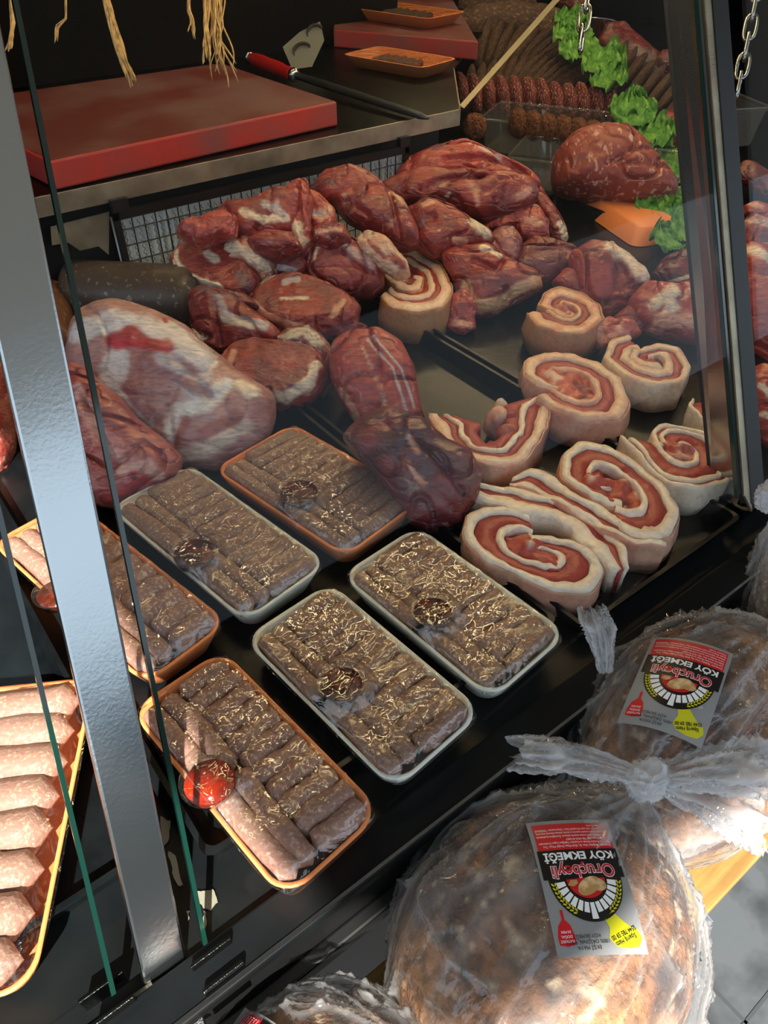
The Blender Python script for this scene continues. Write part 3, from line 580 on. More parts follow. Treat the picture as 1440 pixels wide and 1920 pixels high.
# between right heap and rolls
mt('folded flank piece with yellow fat rim behind the lone rolled slice', [(835, 480), (870, 470), (910, 465), (945, 490), (1000, 515), (1005, 540), (970, 560), (920, 585), (885, 588), (865, 550)], kz(925, 530, 0.05), .045, 35, RED, DRED, [([(868, 545), (885, 575), (925, 578), (1000, 530)], 12, lin('#cda27a')), ([(905, 478), (930, 490)], 9, FAT)], [([(885, 500), (925, 520), (938, 500)], 5, 12)])
mt('dull red wet meat piece in the middle right of the pile', [(970, 470), (1000, 452), (1045, 455), (1075, 470), (1080, 495), (1055, 520), (1010, 540), (985, 515), (965, 495)], kz(1025, 492, 0.055), .045, 36, lin('#7a3a3e'), DRED, [([(1060, 490), (1078, 498)], 7, PFAT)])
mt('dark red meat piece with white fat cap at the right of the pile', [(1075, 480), (1110, 462), (1140, 465), (1180, 490), (1205, 530), (1195, 555), (1170, 590), (1140, 602), (1105, 580), (1085, 540)], kz(1140, 530, 0.055), .055, 37, RED, DRED, [([(1135, 475), (1165, 495), (1195, 530)], 17, lin('#ead2bd'), 5), ([(1095, 480), (1120, 500)], 8, DRED)], fatn=.8)
mt('ragged red scrap between two rolled slices', [(1105, 615), (1140, 600), (1180, 605), (1195, 625), (1165, 645), (1125, 650)], kz(1150, 625, 0.03), .025, 38, BRED, PFAT, lump=.22, detail=4)
mt('dark maroon wedge in the corner beside the mirror post', [(1228, 515), (1250, 485), (1290, 468), (1320, 480), (1325, 530), (1280, 545), (1245, 540)], kz(1275, 510, 0.05), .04, 39, DRED, lin('#5a1d26'), [([(1250, 535), (1300, 525)], 4, FAT)], lump=.04)
mt('pink and cream fatty cut beside the mirror post', [(1190, 565), (1215, 535), (1260, 540), (1310, 530), (1330, 580), (1325, 640), (1270, 635), (1225, 620), (1200, 600)], kz(1260, 585, 0.05), .05, 40, BRED, RED, [([(1215, 580), (1245, 560), (1235, 600)], 16, FAT, 4), ([(1225, 610), (1270, 610), (1310, 620)], 14, PFAT), ([(1260, 570), (1300, 545)], 6, PFAT)], fatn=.75)
mt('small stringy meat scraps at the foot of the lone rolled slice', [(838, 600), (850, 560), (875, 545), (890, 575), (888, 612), (868, 622), (845, 615)], kz(865, 590, 0.025), .02, 41, BRED, RED, [([(850, 608), (880, 612)], 6, PFAT)], lump=.25, detail=4)
# lamb leg and shoulder at the left
chunk('lamb_joint', 'large lamb leg with pale blue membrane and red bruise next to the packs', 'lamb leg', [(150, 690), (160, 620), (185, 590), (230, 580), (290, 598), (345, 622), (370, 650), (430, 700), (488, 735), (490, 775), (475, 815), (450, 848), (405, 878), (360, 872), (320, 850), (270, 812), (210, 780), (160, 745)], kz(310, 730, 0.075), .075, 51, lin('#bf918c'), lin('#a86e6a'),  # flesh and membrane tones whitened to carry the veiling haze on this side
  [([(170, 640), (230, 620), (330, 640), (400, 690)], 26, lin('#e0d8da')), ([(245, 690), (230, 740), (290, 800)], 24, lin('#e6e2e4')), ([(330, 690), (380, 740), (400, 720)], 20, lin('#bfb4b8')), ([(340, 820), (350, 780), (400, 770), (440, 730)], 17, lin('#e6dcd4')), ([(350, 860), (400, 850), (470, 805)], 15, lin('#d8bfae')), ([(460, 730), (480, 745)], 15, FAT, 4),
   ([(235, 655), (270, 645), (300, 660), (335, 668)], 15, BLOOD), ([(248, 662), (290, 662)], 9, lin('#c43a48')), ([(260, 740), (300, 790)], 9, lin('#a87078')), ([(300, 700), (410, 750)], 11, lin('#9c6f74')), ([(375, 782), (378, 784)], 9, lin('#eee6de'), 3), ([(345, 845), (370, 800)], 9, lin('#a85a52')), ([(400, 820), (455, 790)], 12, lin('#a8605a')), ([(320, 605), (325, 612)], 3, BLOOD)],
  [([(250, 770), (320, 845)], 8, 12), ([(350, 690), (420, 760)], 9, 6), ([(335, 775), (345, 840)], 6, 8)], lump=.05, detail=6, group='lamb joints', fatn=.62, crs=.35, fatc=lin('#e4dcdc'))
chunk('lamb_joint', 'pink lamb shoulder with cut bone end, half behind the steel post', 'lamb shoulder', [(118, 720), (150, 690), (200, 735), (255, 790), (300, 830), (325, 855), (322, 885), (280, 915), (225, 942), (185, 935), (160, 880), (130, 800)], kz(220, 840, 0.06), .06, 52, lin('#b0605a'), lin('#a04a48'),
  [([(170, 740), (200, 800), (250, 860)], 14, lin('#c9938a')), ([(225, 820), (280, 870)], 10, lin('#c77a70')), ([(250, 885), (290, 875), (310, 890)], 14, lin('#cf9a8c')), ([(270, 895), (272, 897)], 13, lin('#b03a40'), 3), ([(270, 895), (272, 897)], 6, lin('#5a1a20')), ([(160, 800), (170, 815)], 9, lin('#d9b27a')), ([(225, 930), (290, 905)], 8, lin('#b83c40'))], [([(180, 760), (240, 870)], 6, 10)], lump=.09, detail=6, group='lamb joints')
chunk('lamb_joint', 'orange-pink meat edge seen just left of the tall steel post', 'lamb shoulder', [(-60, 680), (5, 700), (12, 800), (8, 860), (-20, 900), (-80, 880), (-90, 760)], kz(-30, 790, 0.05), .05, 53, lin('#c07a66'), RED, group='lamb joints', detail=4)
# right of the post, seen through the next pane
mt('large smooth red slab behind the black upright', [(1395, 500), (1405, 470), (1450, 480), (1520, 520), (1540, 640), (1500, 720), (1440, 690), (1405, 620)], kz(1440, 590, 0.05), .05, 61, RED, BRED, [([(1395, 475), (1420, 495), (1470, 505)], 10, FAT)], lump=.04, fatn=.9)
mt('streaky red and cream chunk behind the black upright, upper one', [(1388, 430), (1410, 410), (1450, 420), (1500, 450), (1490, 490), (1430, 485), (1395, 465)], kz(1430, 450, 0.05), .04, 62, RED, PURP, [([(1400, 420), (1440, 440)], 9, lin('#c9a6a0')), ([(1415, 470), (1460, 470)], 7, FAT)])
mt('small bright red strip high behind the black upright', [(1398, 390), (1415, 380), (1450, 392), (1490, 410), (1480, 425), (1430, 412), (1402, 402)], kz(1430, 400, 0.04), .025, 63, BRED, RED, [([(1405, 388), (1420, 395)], 6, PFAT)], detail=4)
mt('layered red and white cut behind the black upright, lower one', [(1408, 720), (1430, 690), (1480, 700), (1520, 760), (1500, 830), (1440, 830), (1415, 790)], kz(1450, 765, 0.05), .04, 64, RED, BRED, [([(1412, 730), (1440, 760), (1480, 770)], 7, FAT), ([(1415, 780), (1460, 810)], 6, FAT)], fatn=.8)
mt('dull red flat slab in the far tray behind the black upright', [(1385, 330), (1400, 305), (1450, 330), (1520, 370), (1500, 395), (1430, 365)], kz(1440, 350, 0.03), .03, 65, lin('#6a3030'), DRED, fatn=.9, detail=4)
# ------------------------------------------------------------------ rolled lamb slices: spirals of fat and meat
RF, RM, RS, RC = lin('#f0dfcb'), lin('#a03a35'), lin('#d8a48c'), lin('#b04a3e')
def band_mesh(name, rings, col, seed, c0, pink=.0, closed=False, drop=0.0):
    """rings: list of cross-section point lists (same length), swept; noise from position so neighbours stay together"""
    V, Fc = loft([list(map(tuple, r)) for r in rings], True, True); V = np.array(V)
    V2 = V + np.stack([.0045*vn(V, 24, c0)+.002*vn(V, 75, c0+4), .0045*vn(V, 24, c0+1)+.002*vn(V, 75, c0+5), .0035*vn(V, 30, c0+2)*(V[:, 2] > .004)+.0015*vn(V, 110, c0+3)*(V[:, 2] > .004)], 1)
    V2[:, 2] = np.maximum(V2[:, 2], 0)
    a = sst(fbm(V, 45, 3, c0+7), -.2, .6)[:, None]; cl = col*(1-pink*a)+lin('#c8705e')*pink*a; cl = cl*(1+.12*fbm(V, 160, 2, c0+9))[:, None]
    return mesh(name, V2, Fc, np.clip(cl, 0, 1))
def roll(label, poly, ztop, seed, pitch=.5, turns=1.5, start=0.0, bands=None, core=True, sgn=1, flap=None, pale=.25, corecol=None, squash=.0):
    W3 = [at(x, y, ztop) for x, y in poly]; c = sum(W3)/len(W3); loc = np.array([(p-c)[:2] for p in W3]); zb = -.008; h = ztop-zb
    t = thing('lamb_roll', label, 'rolled lamb', (c[0], c[1], zb), 0, 'rolled lamb slices')
    pa = np.linspace(-math.pi, math.pi, 361); ra = radial(loc, pa); ra = np.convolve(np.r_[ra[-9:-1], ra, ra[1:9]], np.ones(9)/9, 'same')[8:-8]
    bands = bands or [('skin', 0, .07, RS, .5), ('fat_layer', .07, .40, RF, pale), ('meat_layer', .40, .80, RM, 0), ('fat_layer', .80, 1.0, RF, pale+.2)]
    nt_ = int(90*turns)
    for bi, (nm, v0, v1, col, pk) in enumerate(bands):
        rings = []
        for i in range(nt_+1):
            th = i/nt_*turns*2*math.pi; ph = start+sgn*th; phw = (ph+math.pi) % (2*math.pi)-math.pi; R = float(np.interp(phw, pa, ra))
            tn = th/(2*math.pi); base = 1.0-pitch*(math.floor(tn)+(tn-math.floor(tn))**2.6)
            wv = 1+.12*math.sin(ph*2+seed)+.08*math.sin(ph*5+seed*2)
            taper = min(1, (i+2)/10, (nt_-i+2)/8)
            ro = max(.06, base-v0*pitch); ri = max(.03, base-v1*pitch)
            if nm == 'meat_layer': mid = (ro+ri)/2; hw = (ro-ri)/2*max(.45, min(1.25, wv)); 
            e = np.array([math.cos(ph), math.sin(ph)])*R
            hh = h*(1+.03*math.sin(3*ph+seed))*(.90+.10*(1-0.35*(1-ro)))-(.004 if nm == 'meat_layer' else 0)-(.006 if nm == 'skin' else 0)
            po, pi_ = e*ro, e*(ri-.004/R*0); f = lambda s: po+(pi_-po)*s
            bul = 1.03 if (bi == 0 and th < 2*math.pi) else 1.0
            q = []
            for s, z in ((0, 0), (0, hh*.5), (0, hh*.88), (.06, hh*.99), (.5, hh*1.01), (.94, hh*.99), (1, hh*.93), (1, 0)):
                p = f(s)*(bul if (s == 0 and 0 < z < hh*.8) else 1); q.append((p[0], p[1], z))
            rings.append(q)
        link(nm, band_mesh(nm, rings, col, seed, seed*11, pk), M['roll'], t)
    if core:
        D, Fc = ico(4); ph = np.arctan2(D[:, 1], D[:, 0]); R = np.interp(ph, pa, ra); rc = max(.14, 1-pitch*(math.floor(turns)+.5*(turns-math.floor(turns)))+.02)
        V = np.stack([D[:, 0]*R*rc, D[:, 1]*R*rc, h*.45+np.sign(D[:, 2])*np.abs(D[:, 2])**.5*h*.50], 1); nn = fbm(V, 34, 3, seed+5); V[:, 2] += (.014*nn+.006*vn(V, 90, seed))*(D[:, 2] > 0)
        V[:, 2] = np.clip(V[:, 2], 0, None); a = sst(nn, .3, .6)[:, None]*.6; b = sst(-nn, .1, .4)[:, None]; cc = corecol if corecol is not None else RC
        cl = cc*(1-a)+RF*a; cl = cl*(1-b)+DRED*b; link('core', mesh('core', V, Fc, np.clip(cl, 0, 1)), M['roll'], t)
    return t
def ribbon_roll(label, path, bands, ztop, seed, lumps=(), root=None, closed=False):
    """open slice: bands (name, offset0 px, offset1 px, colour, pink) laid along an outer path, offsets to its left"""
    pt = np.array([at(x, y, ztop)[:2] for x, y in path]); zb = -.008; h = ztop-zb; c = pt.mean(0)
    t = root or thing('lamb_roll', label, 'rolled lamb', (c[0], c[1], zb), 0, 'rolled lamb slices')
    if root: c = np.array(root.location[:2])
    pt = pt-c; s = np.r_[0, np.cumsum(np.linalg.norm(np.diff(pt, axis=0), axis=1))]; u = np.linspace(0, s[-1], 70); Q = np.stack([np.interp(u, s, pt[:, 0]), np.interp(u, s, pt[:, 1])], 1)
    for _ in range(14): Q[1:-1] = (Q[:-2]+2*Q[1:-1]+Q[2:])/4
    T = np.gradient(Q, axis=0); T /= np.linalg.norm(T, axis=1)[:, None]; Nn = np.stack([-T[:, 1], T[:, 0]], 1); kpx = depth((*(c+Q.mean(0)), ztop))/F
    for nm, o0, o1, col, pk in bands:
        rings = []
        for i in range(70):
            w = 1+.14*math.sin(i*.21+seed); tp = min(1, (i+3)/9, (72-i)/9); a = Q[i]+Nn[i]*o0*kpx*w*(.4+.6*tp); b = Q[i]+Nn[i]*o1*kpx*w*(.4+.6*tp); hh = h*(.9+.1*tp)*(1+.03*math.sin(i*.3))-(.005 if 'meat' in nm else 0)
            rings.append([(*(a+(b-a)*s_2), z) for s_2, z in ((0, 0), (0, hh*.5), (0, hh*.9), (.07, hh*.985), (.5, hh), (.93, hh*.985), (1, hh*.9), (1, 0))])
        link(nm, band_mesh(nm, rings, col, seed, seed*11, pk), M['roll'], t)
    for (x, y, r, col) in lumps:
        D, Fc = ico(3); p = at(x, y, ztop)[:2]-c; r *= kpx; V = D*np.array([r, r, h*.55]); V = V+D*(.3*r*fbm(D, 1.7, 2, seed+int(x)))[:, None]; V += [p[0], p[1], h*.52]; V[:, 2] = np.maximum(0, V[:, 2])
        a = sst(fbm(V, 60, 2, seed), -.1, .5)[:, None]; link('inner_piece', mesh('inner_piece', V, Fc, np.clip(col*(1-a*.5)+RM*a*.5, 0, 1)), M['roll'], t)
    return t
stdb = [('skin', 0, .05, RS, .5), ('fat_layer', .05, .33, RF, .08), ('meat_layer', .33, .82, RM, 0), ('fat_layer', .82, 1.0, RF, .2)]
A = roll('oval rolled lamb slice nearest the front lip, with red centre', [(864, 985), (872, 960), (905, 945), (960, 950), (1030, 972), (1100, 1005), (1150, 1035), (1172, 1065), (1160, 1102), (1120, 1122), (1050, 1116), (980, 1085), (910, 1045), (874, 1012)], .044, 3, .56, 1.03, .95, stdb)
ribbon_roll('', [(1182, 1060), (1165, 1010), (1120, 968), (1050, 935), (960, 910), (885, 902)], [('fat_layer', 0, 14, RF, .08), ('meat_layer', 14, 30, RM, 0), ('fat_layer', 30, 62, RF, .12)], .046, 4, root=A)
B = roll('oval rolled lamb slice just behind the front one', [(1030, 875), (1040, 832), (1080, 810), (1140, 825), (1205, 865), (1258, 918), (1280, 970), (1262, 1003), (1215, 1008), (1140, 980), (1080, 935), (1045, 905)], .050, 5, .54, 1.03, -2.3, stdb)
ribbon_roll('', [(955, 905), (1000, 915), (1050, 945), (1110, 985), (1180, 1018), (1250, 1022)], [('skin', 0, 3, RS, .5), ('fat_layer', 3, 18, RF, .08), ('meat_layer', 18, 36, RM, 0), ('fat_layer', 36, 54, RF, .12)], .046, 6, root=B)
roll('large dark red rolled slice touching the foot of the mirror post', [(1158, 812), (1180, 780), (1230, 768), (1300, 785), (1360, 815), (1385, 860), (1370, 905), (1310, 918), (1250, 900), (1195, 855)], .048, 7, .64, 1.03, 2.2, [('fat_layer', 0, .12, RF, .1), ('meat_layer', .12, .22, RM, 0), ('fat_layer', .22, .36, RF, .1), ('meat_layer', .36, .85, RM, 0), ('fat_layer', .85, 1.0, RF, .1)])
roll('rolled lamb slice with coral centre and fatty left lobe', [(945, 690), (958, 658), (1005, 645), (1070, 652), (1130, 672), (1175, 710), (1190, 750), (1168, 785), (1110, 790), (1050, 770), (1000, 738), (965, 715)], .055, 8, .52, 1.03, 3.2, [('skin', 0, .05, RS, .5), ('fat_layer', .05, .40, lin('#e6c4a8'), .45), ('meat_layer', .40, .78, RM, 0), ('fat_layer', .78, 1.0, lin('#e3b79c'), .5)], corecol=lin('#c8654c'))
roll('pale fatty rolled slice beside the mirror post, farther back', [(1128, 668), (1150, 636), (1195, 620), (1250, 622), (1298, 650), (1310, 690), (1290, 722), (1230, 726), (1170, 706)], .05, 9, .55, 1.5, 1.2, [('fat_layer', 0, .32, lin('#dcc0a4'), .3), ('meat_layer', .32, .66, RM, 0), ('fat_layer', .66, 1.0, lin('#e0c4a8'), .3)], corecol=lin('#d0937c'))
roll('lone thick rolled slice with tan rind on the bare tray', [(700, 548), (706, 515), (690, 470), (715, 445), (770, 452), (828, 490), (850, 540), (835, 572), (780, 584), (730, 574)], .066, 10, .56, 1.35, 3.6, [('rind', 0, .06, lin('#c08a5e'), .4), ('fat_layer', .06, .42, lin('#e8cbb0'), .25), ('meat_layer', .42, .62, RM, 0), ('fat_layer', .62, .84, lin('#e8cbb0'), .25), ('meat_layer', .84, 1, RM, 0)], corecol=DRED)
roll('small rolled slice with orange-pink fat, right of the lone thick roll', [(965, 560), (1000, 540), (1050, 528), (1100, 540), (1135, 570), (1138, 598), (1100, 622), (1050, 625), (1000, 605)], .06, 11, .6, 1.3, 2.8, [('rind', 0, .08, lin('#b98a66'), .5), ('fat_layer', .08, .5, lin('#e2b698'), .5), ('meat_layer', .5, .85, lin('#94463e'), 0), ('fat_layer', .85, 1, lin('#e2b698'), .4)], corecol=lin('#b86a5a'))
roll('rolled slice half hidden behind the mirror post', [(1290, 760), (1310, 730), (1360, 722), (1420, 745), (1430, 785), (1390, 800), (1330, 795)], .05, 12, .6, 1.3, 2.0, [('fat_layer', 0, .16, RF, .1), ('meat_layer', .16, .8, RM, 0), ('fat_layer', .8, 1, RF, .1)])
ribbon_roll('half open rolled lamb slice, unrolled like a letter C', [(805, 770), (815, 815), (865, 858), (930, 880), (990, 868), (1022, 815), (1040, 745)], [('rind', 0, 4, RS, .5), ('fat_layer', 4, 26, lin('#e8ccb4'), .3), ('meat_layer', 26, 44, RM, 0), ('fat_layer', 44, 56, RF, .2), ('meat_layer', 56, 84, RM, 0)], .046, 13, [(935, 770, 24, lin('#d8ad94')), (950, 800, 20, lin('#a85a4a')), (960, 770, 18, RM), (940, 752, 16, lin('#dcc0a8'))])
# ------------------------------------------------------------------ log sausages
def logs(label, p, q, z, r, m, seed, group='big log sausages'):
    a, b = at(*p, z), at(*q, z); L = np.linalg.norm(b-a); d = (b-a)/L; n = 40; V = []
    yaw = math.atan2(d[1], d[0]); Fc = []; mm = 28
    for i in range(n+1):
        t = i/n; e = min(t, 1-t)*L; rad = r*max(.02, 1-(1-min(1, e/(r*.6)))**2.6)**.5
        for j in range(mm):
            w = 2*math.pi*j/mm; V.append(((t-.5)*L, rad*math.cos(w), rad*math.sin(w)))
    for i in range(n):
        for j in range(mm): Fc.append((i*mm+j, i*mm+(j+1) % mm, (i+1)*mm+(j+1) % mm, (i+1)*mm+j))
    Fc += [tuple(range(mm))[::-1], tuple(n*mm+j for j in range(mm))]
    V = np.array(V); V += np.stack([0*V[:, 0], .004*vn(V, 9, seed), .004*vn(V, 9, seed+1)], 1)
    o = link('log_sausage', mesh('log_sausage', V, Fc), M[m], None, (a+b)/2); o.rotation_euler = (0, 0, yaw); return tag(o, label, 'sausage', group)
logs('grey-brown log sausage lying above the lamb leg', (120, 545), (385, 558), .075, .062, 'log', 1)
logs('speckled tan log sausage end just left of the glass edge', (80, 660), (88, 545), .06, .055, 'log2', 2)
logs('dark maroon log sausage behind the grey-brown one', (20, 520), (165, 500), .06, .05, 'log2', 3)
# ------------------------------------------------------------------ things on the back counter
def board(name, label, top, z, th, m):
    b = [at(x, y, z) for x, y in top]; c = sum(b)/4; V = [p-np.array([c[0], c[1], z-th]) for p in b]; t = thing(name, label, 'cutting board', (c[0], c[1], z-th))
    MB().hexa([p-np.array([0, 0, th]) for p in V], V).build('slab', M[m], t, bevel=.004)
    W_ = [p*[.985, .985, 1] for p in V]; MB().hexa([p-np.array([0, 0, .001]) for p in W_], [p+np.array([0, 0, .0006]) for p in W_]).build('worn_surface', M['worn'], t); return t
board('cutting_board', 'large thick red cutting board on the back counter', [(92, 303), (632, 190), (415, 118), (-130, 196)], CT+.052, .05, 'board')
board('cutting_board', 'smaller red cutting board under the upper orange tray', [(625, 55), (897, 78), (850, 0), (630, -20)], CT+.05, .049, 'board2')
def foam_dish(label, px, z, w, l, yawpx, seed):
    c = at(*px, z); d = at(px[0]+80, px[1]+yawpx, z)-c; yaw = math.atan2(d[1], d[0])
    t = thing('foam_dish', label, 'food tray', (c[0], c[1], z), yaw, 'orange foam trays on the back counter'); h = .032
    R = lambda dd, zz, r: [(x, y, zz) for x, y in rrect(w-2*dd, l-2*dd, r, 6)]
    V, Fc = loft([R(.028, 0, .02), R(.002, h, .026), R(0, h+.001, .027), R(.006, h+.001, .024), R(.03, .004, .018)], True, True)
    link('dish', mesh('dish', V, Fc), M['foam_o'], t)
    rs = np.random.RandomState(seed)
    for i in range(5):
        o = link('dark_kofte', kofte_mesh(l*.5, .011, seed+i), M['patty'], t); o.location = (-w*.22+i*w*.10, rs.uniform(-.005, .005), .018); o.rotation_euler = (0, 0, math.pi/2+rs.uniform(-.2, .2))
    R2 = [(x, y, h+.001) for x, y in rrect(w-.01, l-.01, .024, 6)]; link('film', mesh('film', R2, [tuple(range(len(R2)))]), M['film'], t); return t
foam_dish('orange foam tray of dark kofte on the counter in front of the small board', (748, 130), CT+.001, .30, .17, 14, 3)
foam_dish('orange foam tray of dark kofte resting on the small red board', (765, 40), CT+.052, .34, .2, 12, 4)
sc0, sc1, sc2 = at(470, 108, CT+.03), at(550, 140, CT+.025), at(803, 222, CT+.012)
st = thing('sharpening_steel', 'sharpening steel with red handle beside the large board', 'sharpening steel', sc1-np.array([0, 0, .02]))
so = sc1-np.array([0, 0, .02]); d = (sc0-sc1); 
MB().tube([sc1-so+d*t for t in np.linspace(0, 1, 14)], [.013, .017, .015, .016, .018, .0185, .018, .0175, .018, .0185, .018, .017, .015, .012], 14).build('handle', M['handle'], st, smooth=True)
MB().tube([sc1-so+d*t for t in (-.06, -.03, 0, .01)], [.010, .017, .018, .014], 14).build('ferrule', M['chrome'], st, smooth=True)
MB().tube([sc1-so+d*t for t in (1.0, 1.03, 1.08)], [.012, .016, .010], 14).build('pommel', M['chrome'], st, smooth=True)
MB().tube([sc1-so+(sc2-sc1)*t for t in (0, .3, .8, .95, 1.0)], [.009, .010, .009, .008, .003], 12).build('rod', M['rod'], st, smooth=True)
# wrapping paper with dark horn marks, leaning on the dark cabinet wall
pp = [(530, 88), (562, 60), (600, 40), (608, 75), (585, 125), (548, 130)]; kp = depth(at(560, 132, CT+.004))
pc = atk(565, 90, kp); W3 = [atk(x, y, kp+.0006*(y-90)*-1) for x, y in pp]
pap = thing('wrapping_paper', 'grey wrapping paper with dark horn marks behind the sharpening steel', 'paper', pc)
MB().prism([p-pc for p in W3], fw*.0015).build('sheet', M['paper'], pap)
for cx, cy, s in ((590, 62, 1.0), (566, 98, 1.1)):
    arc = [atk(cx+s*(14*math.cos(a)), cy-s*11*math.sin(a)-s*6*math.cos(a*.5), kp-.004-.0006*(cy-90))-pc for a in np.linspace(.2, 3.6, 14)]
    MB().tube(arc, [.001]+[.0045]*10+[.003, .002, .001], 6).build('horn_mark', M['ink'], pap, smooth=True)
# pale strip rising from the counter corner
a, b = aty(866, 200, 1.5), aty(1062, -22, 1.5)
o = MB(); w = np.cross(b-a, fw); w = w/np.linalg.norm(w)*.0065
o.hexa([a-w+fw*.003-a, a+w+fw*.003-a, b+w+fw*.003-a, b-w+fw*.003-a], [a-w-a, a+w-a, b+w-a, b-w-a])
tag(o.build('steel_strut', M['brass'] if 'brass' in M else mat('pale_strip', '#8f866a', rough=.35, metal=.5), None, a), 'pale flat metal strut rising from the back counter corner', 'strut')
# ------------------------------------------------------------------ far trays of patties and kofte, lettuce
TC = Matrix(((rt[0], up[0], -fw[0]), (rt[1], up[1], -fw[1]), (rt[2], up[2], -fw[2])))
def blob_me(name, seed, n=3, amp=.12, sc=2.2):
    D, Fc = ico(n); V = D*(1+amp*fbm(D+seed, sc, 3, seed))[:, None]; return mesh(name, V, Fc)
PAT = [blob_me('brown_patty', s, 3, .10, 2.0) for s in range(4)]; RK = [blob_me('red_kofte', s+10, 3, .10, 3.2) for s in range(3)]; OB = [blob_me('fried_kofte', s+20, 3, .14, 3.5) for s in range(3)]
ORD = ['first', 'second', 'third', 'fourth', 'fifth', 'sixth', 'seventh', 'eighth', 'ninth', 'tenth', 'eleventh', 'twelfth', 'thirteenth']
def lump(name, me, m, px, k, w, h, t, ang, label, cat, group):
    """ellipsoid-like piece w x h pixels at distance k, half thickness t (m), turned ang degrees in the picture's plane"""
    o = link(name, me, m); s = k/F
    o.matrix_world = Matrix.Translation(Vector(atk(px[0], px[1], k))) @ TC.to_4x4() @ Matrix.Rotation(math.radians(-ang), 4, 'Z') @ Matrix.Diagonal((w/2*s, h/2*s, t, 1))
    return tag(o, label, cat, group)
kt = lambda px, py, z: depth(at(px, py, z))
for me in PAT: me.materials.append(M['patty'])
for me in RK: me.materials.append(M['redk'])
for me in OB: me.materials.append(M['orak'])
def seq(p, q, n): return [(p[0]+(q[0]-p[0])*i/(n-1), p[1]+(q[1]-p[1])*i/(n-1)) for i in range(n)]
KB = kt(1000, 150, .12)
for i, p in enumerate(seq((880, 168), (1085, 150), 13)):           # front fan of upright patties
    lump('brown_patty', PAT[i % 4], None, (p[0], p[1]-14*math.sin(i/12*3)), KB-.012*i+.02, 21, 92, .05, 8+i*4.6, ORD[i]+' brown patty from the left in the fan just behind the red kofte', 'patty', 'front fan of brown patties')
for i, p in enumerate(seq((905, 92), (1075, 110), 10)):
    lump('brown_patty', PAT[(i+1) % 4], None, (p[0], p[1]-8), KB+.22-.012*i, 22, 96, .06, 12+i*6, ORD[i]+' brown patty from the left in the second, higher fan', 'patty', 'middle fan of brown patties')
for i, (x, y, w, h, a) in enumerate([(905, 45, 120, 60, -8), (965, 40, 130, 56, 4), (1030, 52, 110, 60, 28), (1062, 92, 90, 40, 40), (930, 12, 150, 40, 0)]):
    lump('meat_patty', PAT[i % 4], None, (x, y), KB+.40, w, h, .09, a, ['large brown patty at the left of the far heap', 'large brown patty in the middle of the far heap', 'large brown patty at the right of the far heap', 'brown patty sliding down the right flank by the lettuce', 'flat brown patty farthest back at the top edge'][i], 'patty', None)
# three clear ribbed tubs
def tub(label, fl, fr, z, dep, h, flare=.02):
    a, b = at(*fl, z), at(*fr, z); wv = b-a; w = np.linalg.norm(wv); u = wv/w; v = np.array([-u[1], u[0], 0]); yaw = math.atan2(u[1], u[0]); c = (a+b)/2+v*dep/2
    t = thing('clear_tub', label, 'plastic tub', c, yaw, 'clear plastic tubs')
    def R(d, zz, rib=0.0):
        out = []; pr = rrect(w-2*d, dep-2*d, .02, 6); n = len(pr)
        for i in range(n):
            p, q = np.array(pr[i]), np.array(pr[(i+1) % n]); L = np.linalg.norm(q-p); m_ = max(1, int(L/.012)); nn = np.array([(q-p)[1], -(q-p)[0]])/(L+1e-9)
            m_ = CNT.setdefault((label, i), m_)
            for j in range(m_):
                o_ = p+(q-p)*j/m_+nn*rib*(j % 2); out.append((o_[0], o_[1], zz))
        return out
    V, Fc = loft([R(flare, 0), R(flare*.8, .004, .003), R(flare*.2, h*.88, .003), R(0, h*.9), R(0, h)], True); link('tub_wall', mesh('tub_wall', V, Fc, None, False), M['tub'], t)
    rr = [(x, y, h) for x, y in rrect(w, dep, .02, 6)]; MB().tube(rr, .0035, 6, True).build('rim', M['tub'], t, smooth=True)
    return t, u, v, c
CNT = {}
tub('front clear tub holding the large mound of mince', (945, 352), (1262, 392), .012, .24, .085)
tub('middle clear tub with fried kofte, half empty', (895, 285), (1170, 318), .02, .24, .10)
tub('rear clear tub with the row of red kofte', (885, 225), (1140, 252), .03, .26, .10)
k1 = kt(1010, 215, .05)-.06
for i, p in enumerate(seq((866, 172), (1142, 196), 12)):
    lump('red_kofte', RK[i % 3], None, (p[0], p[1]+3*math.sin(i)), k1-.01*i, 26, 70+4*math.sin(i*2.3), .055, -12, ORD[i]+' speckled red kofte finger from the left in the rear tub', 'kofte', 'row of red kofte fingers')
k2 = kt(1020, 285, .05)
for i, p in enumerate([(890, 238)]+seq((972, 232), (1168, 262), 8)):
    lump('fried_kofte', OB[i % 3], None, p, k2-.012*i, 36 if i else 44, 52 if i else 46, .045, -14, ORD[i-1]+' browned herb kofte from the left in the line along the middle tub' if i else 'single browned kofte alone at the left end of the middle tub', 'kofte', 'line of browned kofte' if i else None)
chunk('mince_mound', 'large mound of speckled pink mince in the front tub', 'mince', [(1050, 325), (1052, 290), (1080, 262), (1120, 250), (1165, 252), (1195, 275), (1215, 300), (1240, 330), (1255, 355), (1240, 375), (1180, 376), (1100, 362), (1055, 350)], kt(1150, 385, .02)-.02, .10, 71, lump=.05, m='mince', group='minced meat', grooves=[([(1120, 335), (1170, 310), (1210, 300)], 4, 10), ([(1150, 335), (1235, 335)], 4, 9)], detail=5)
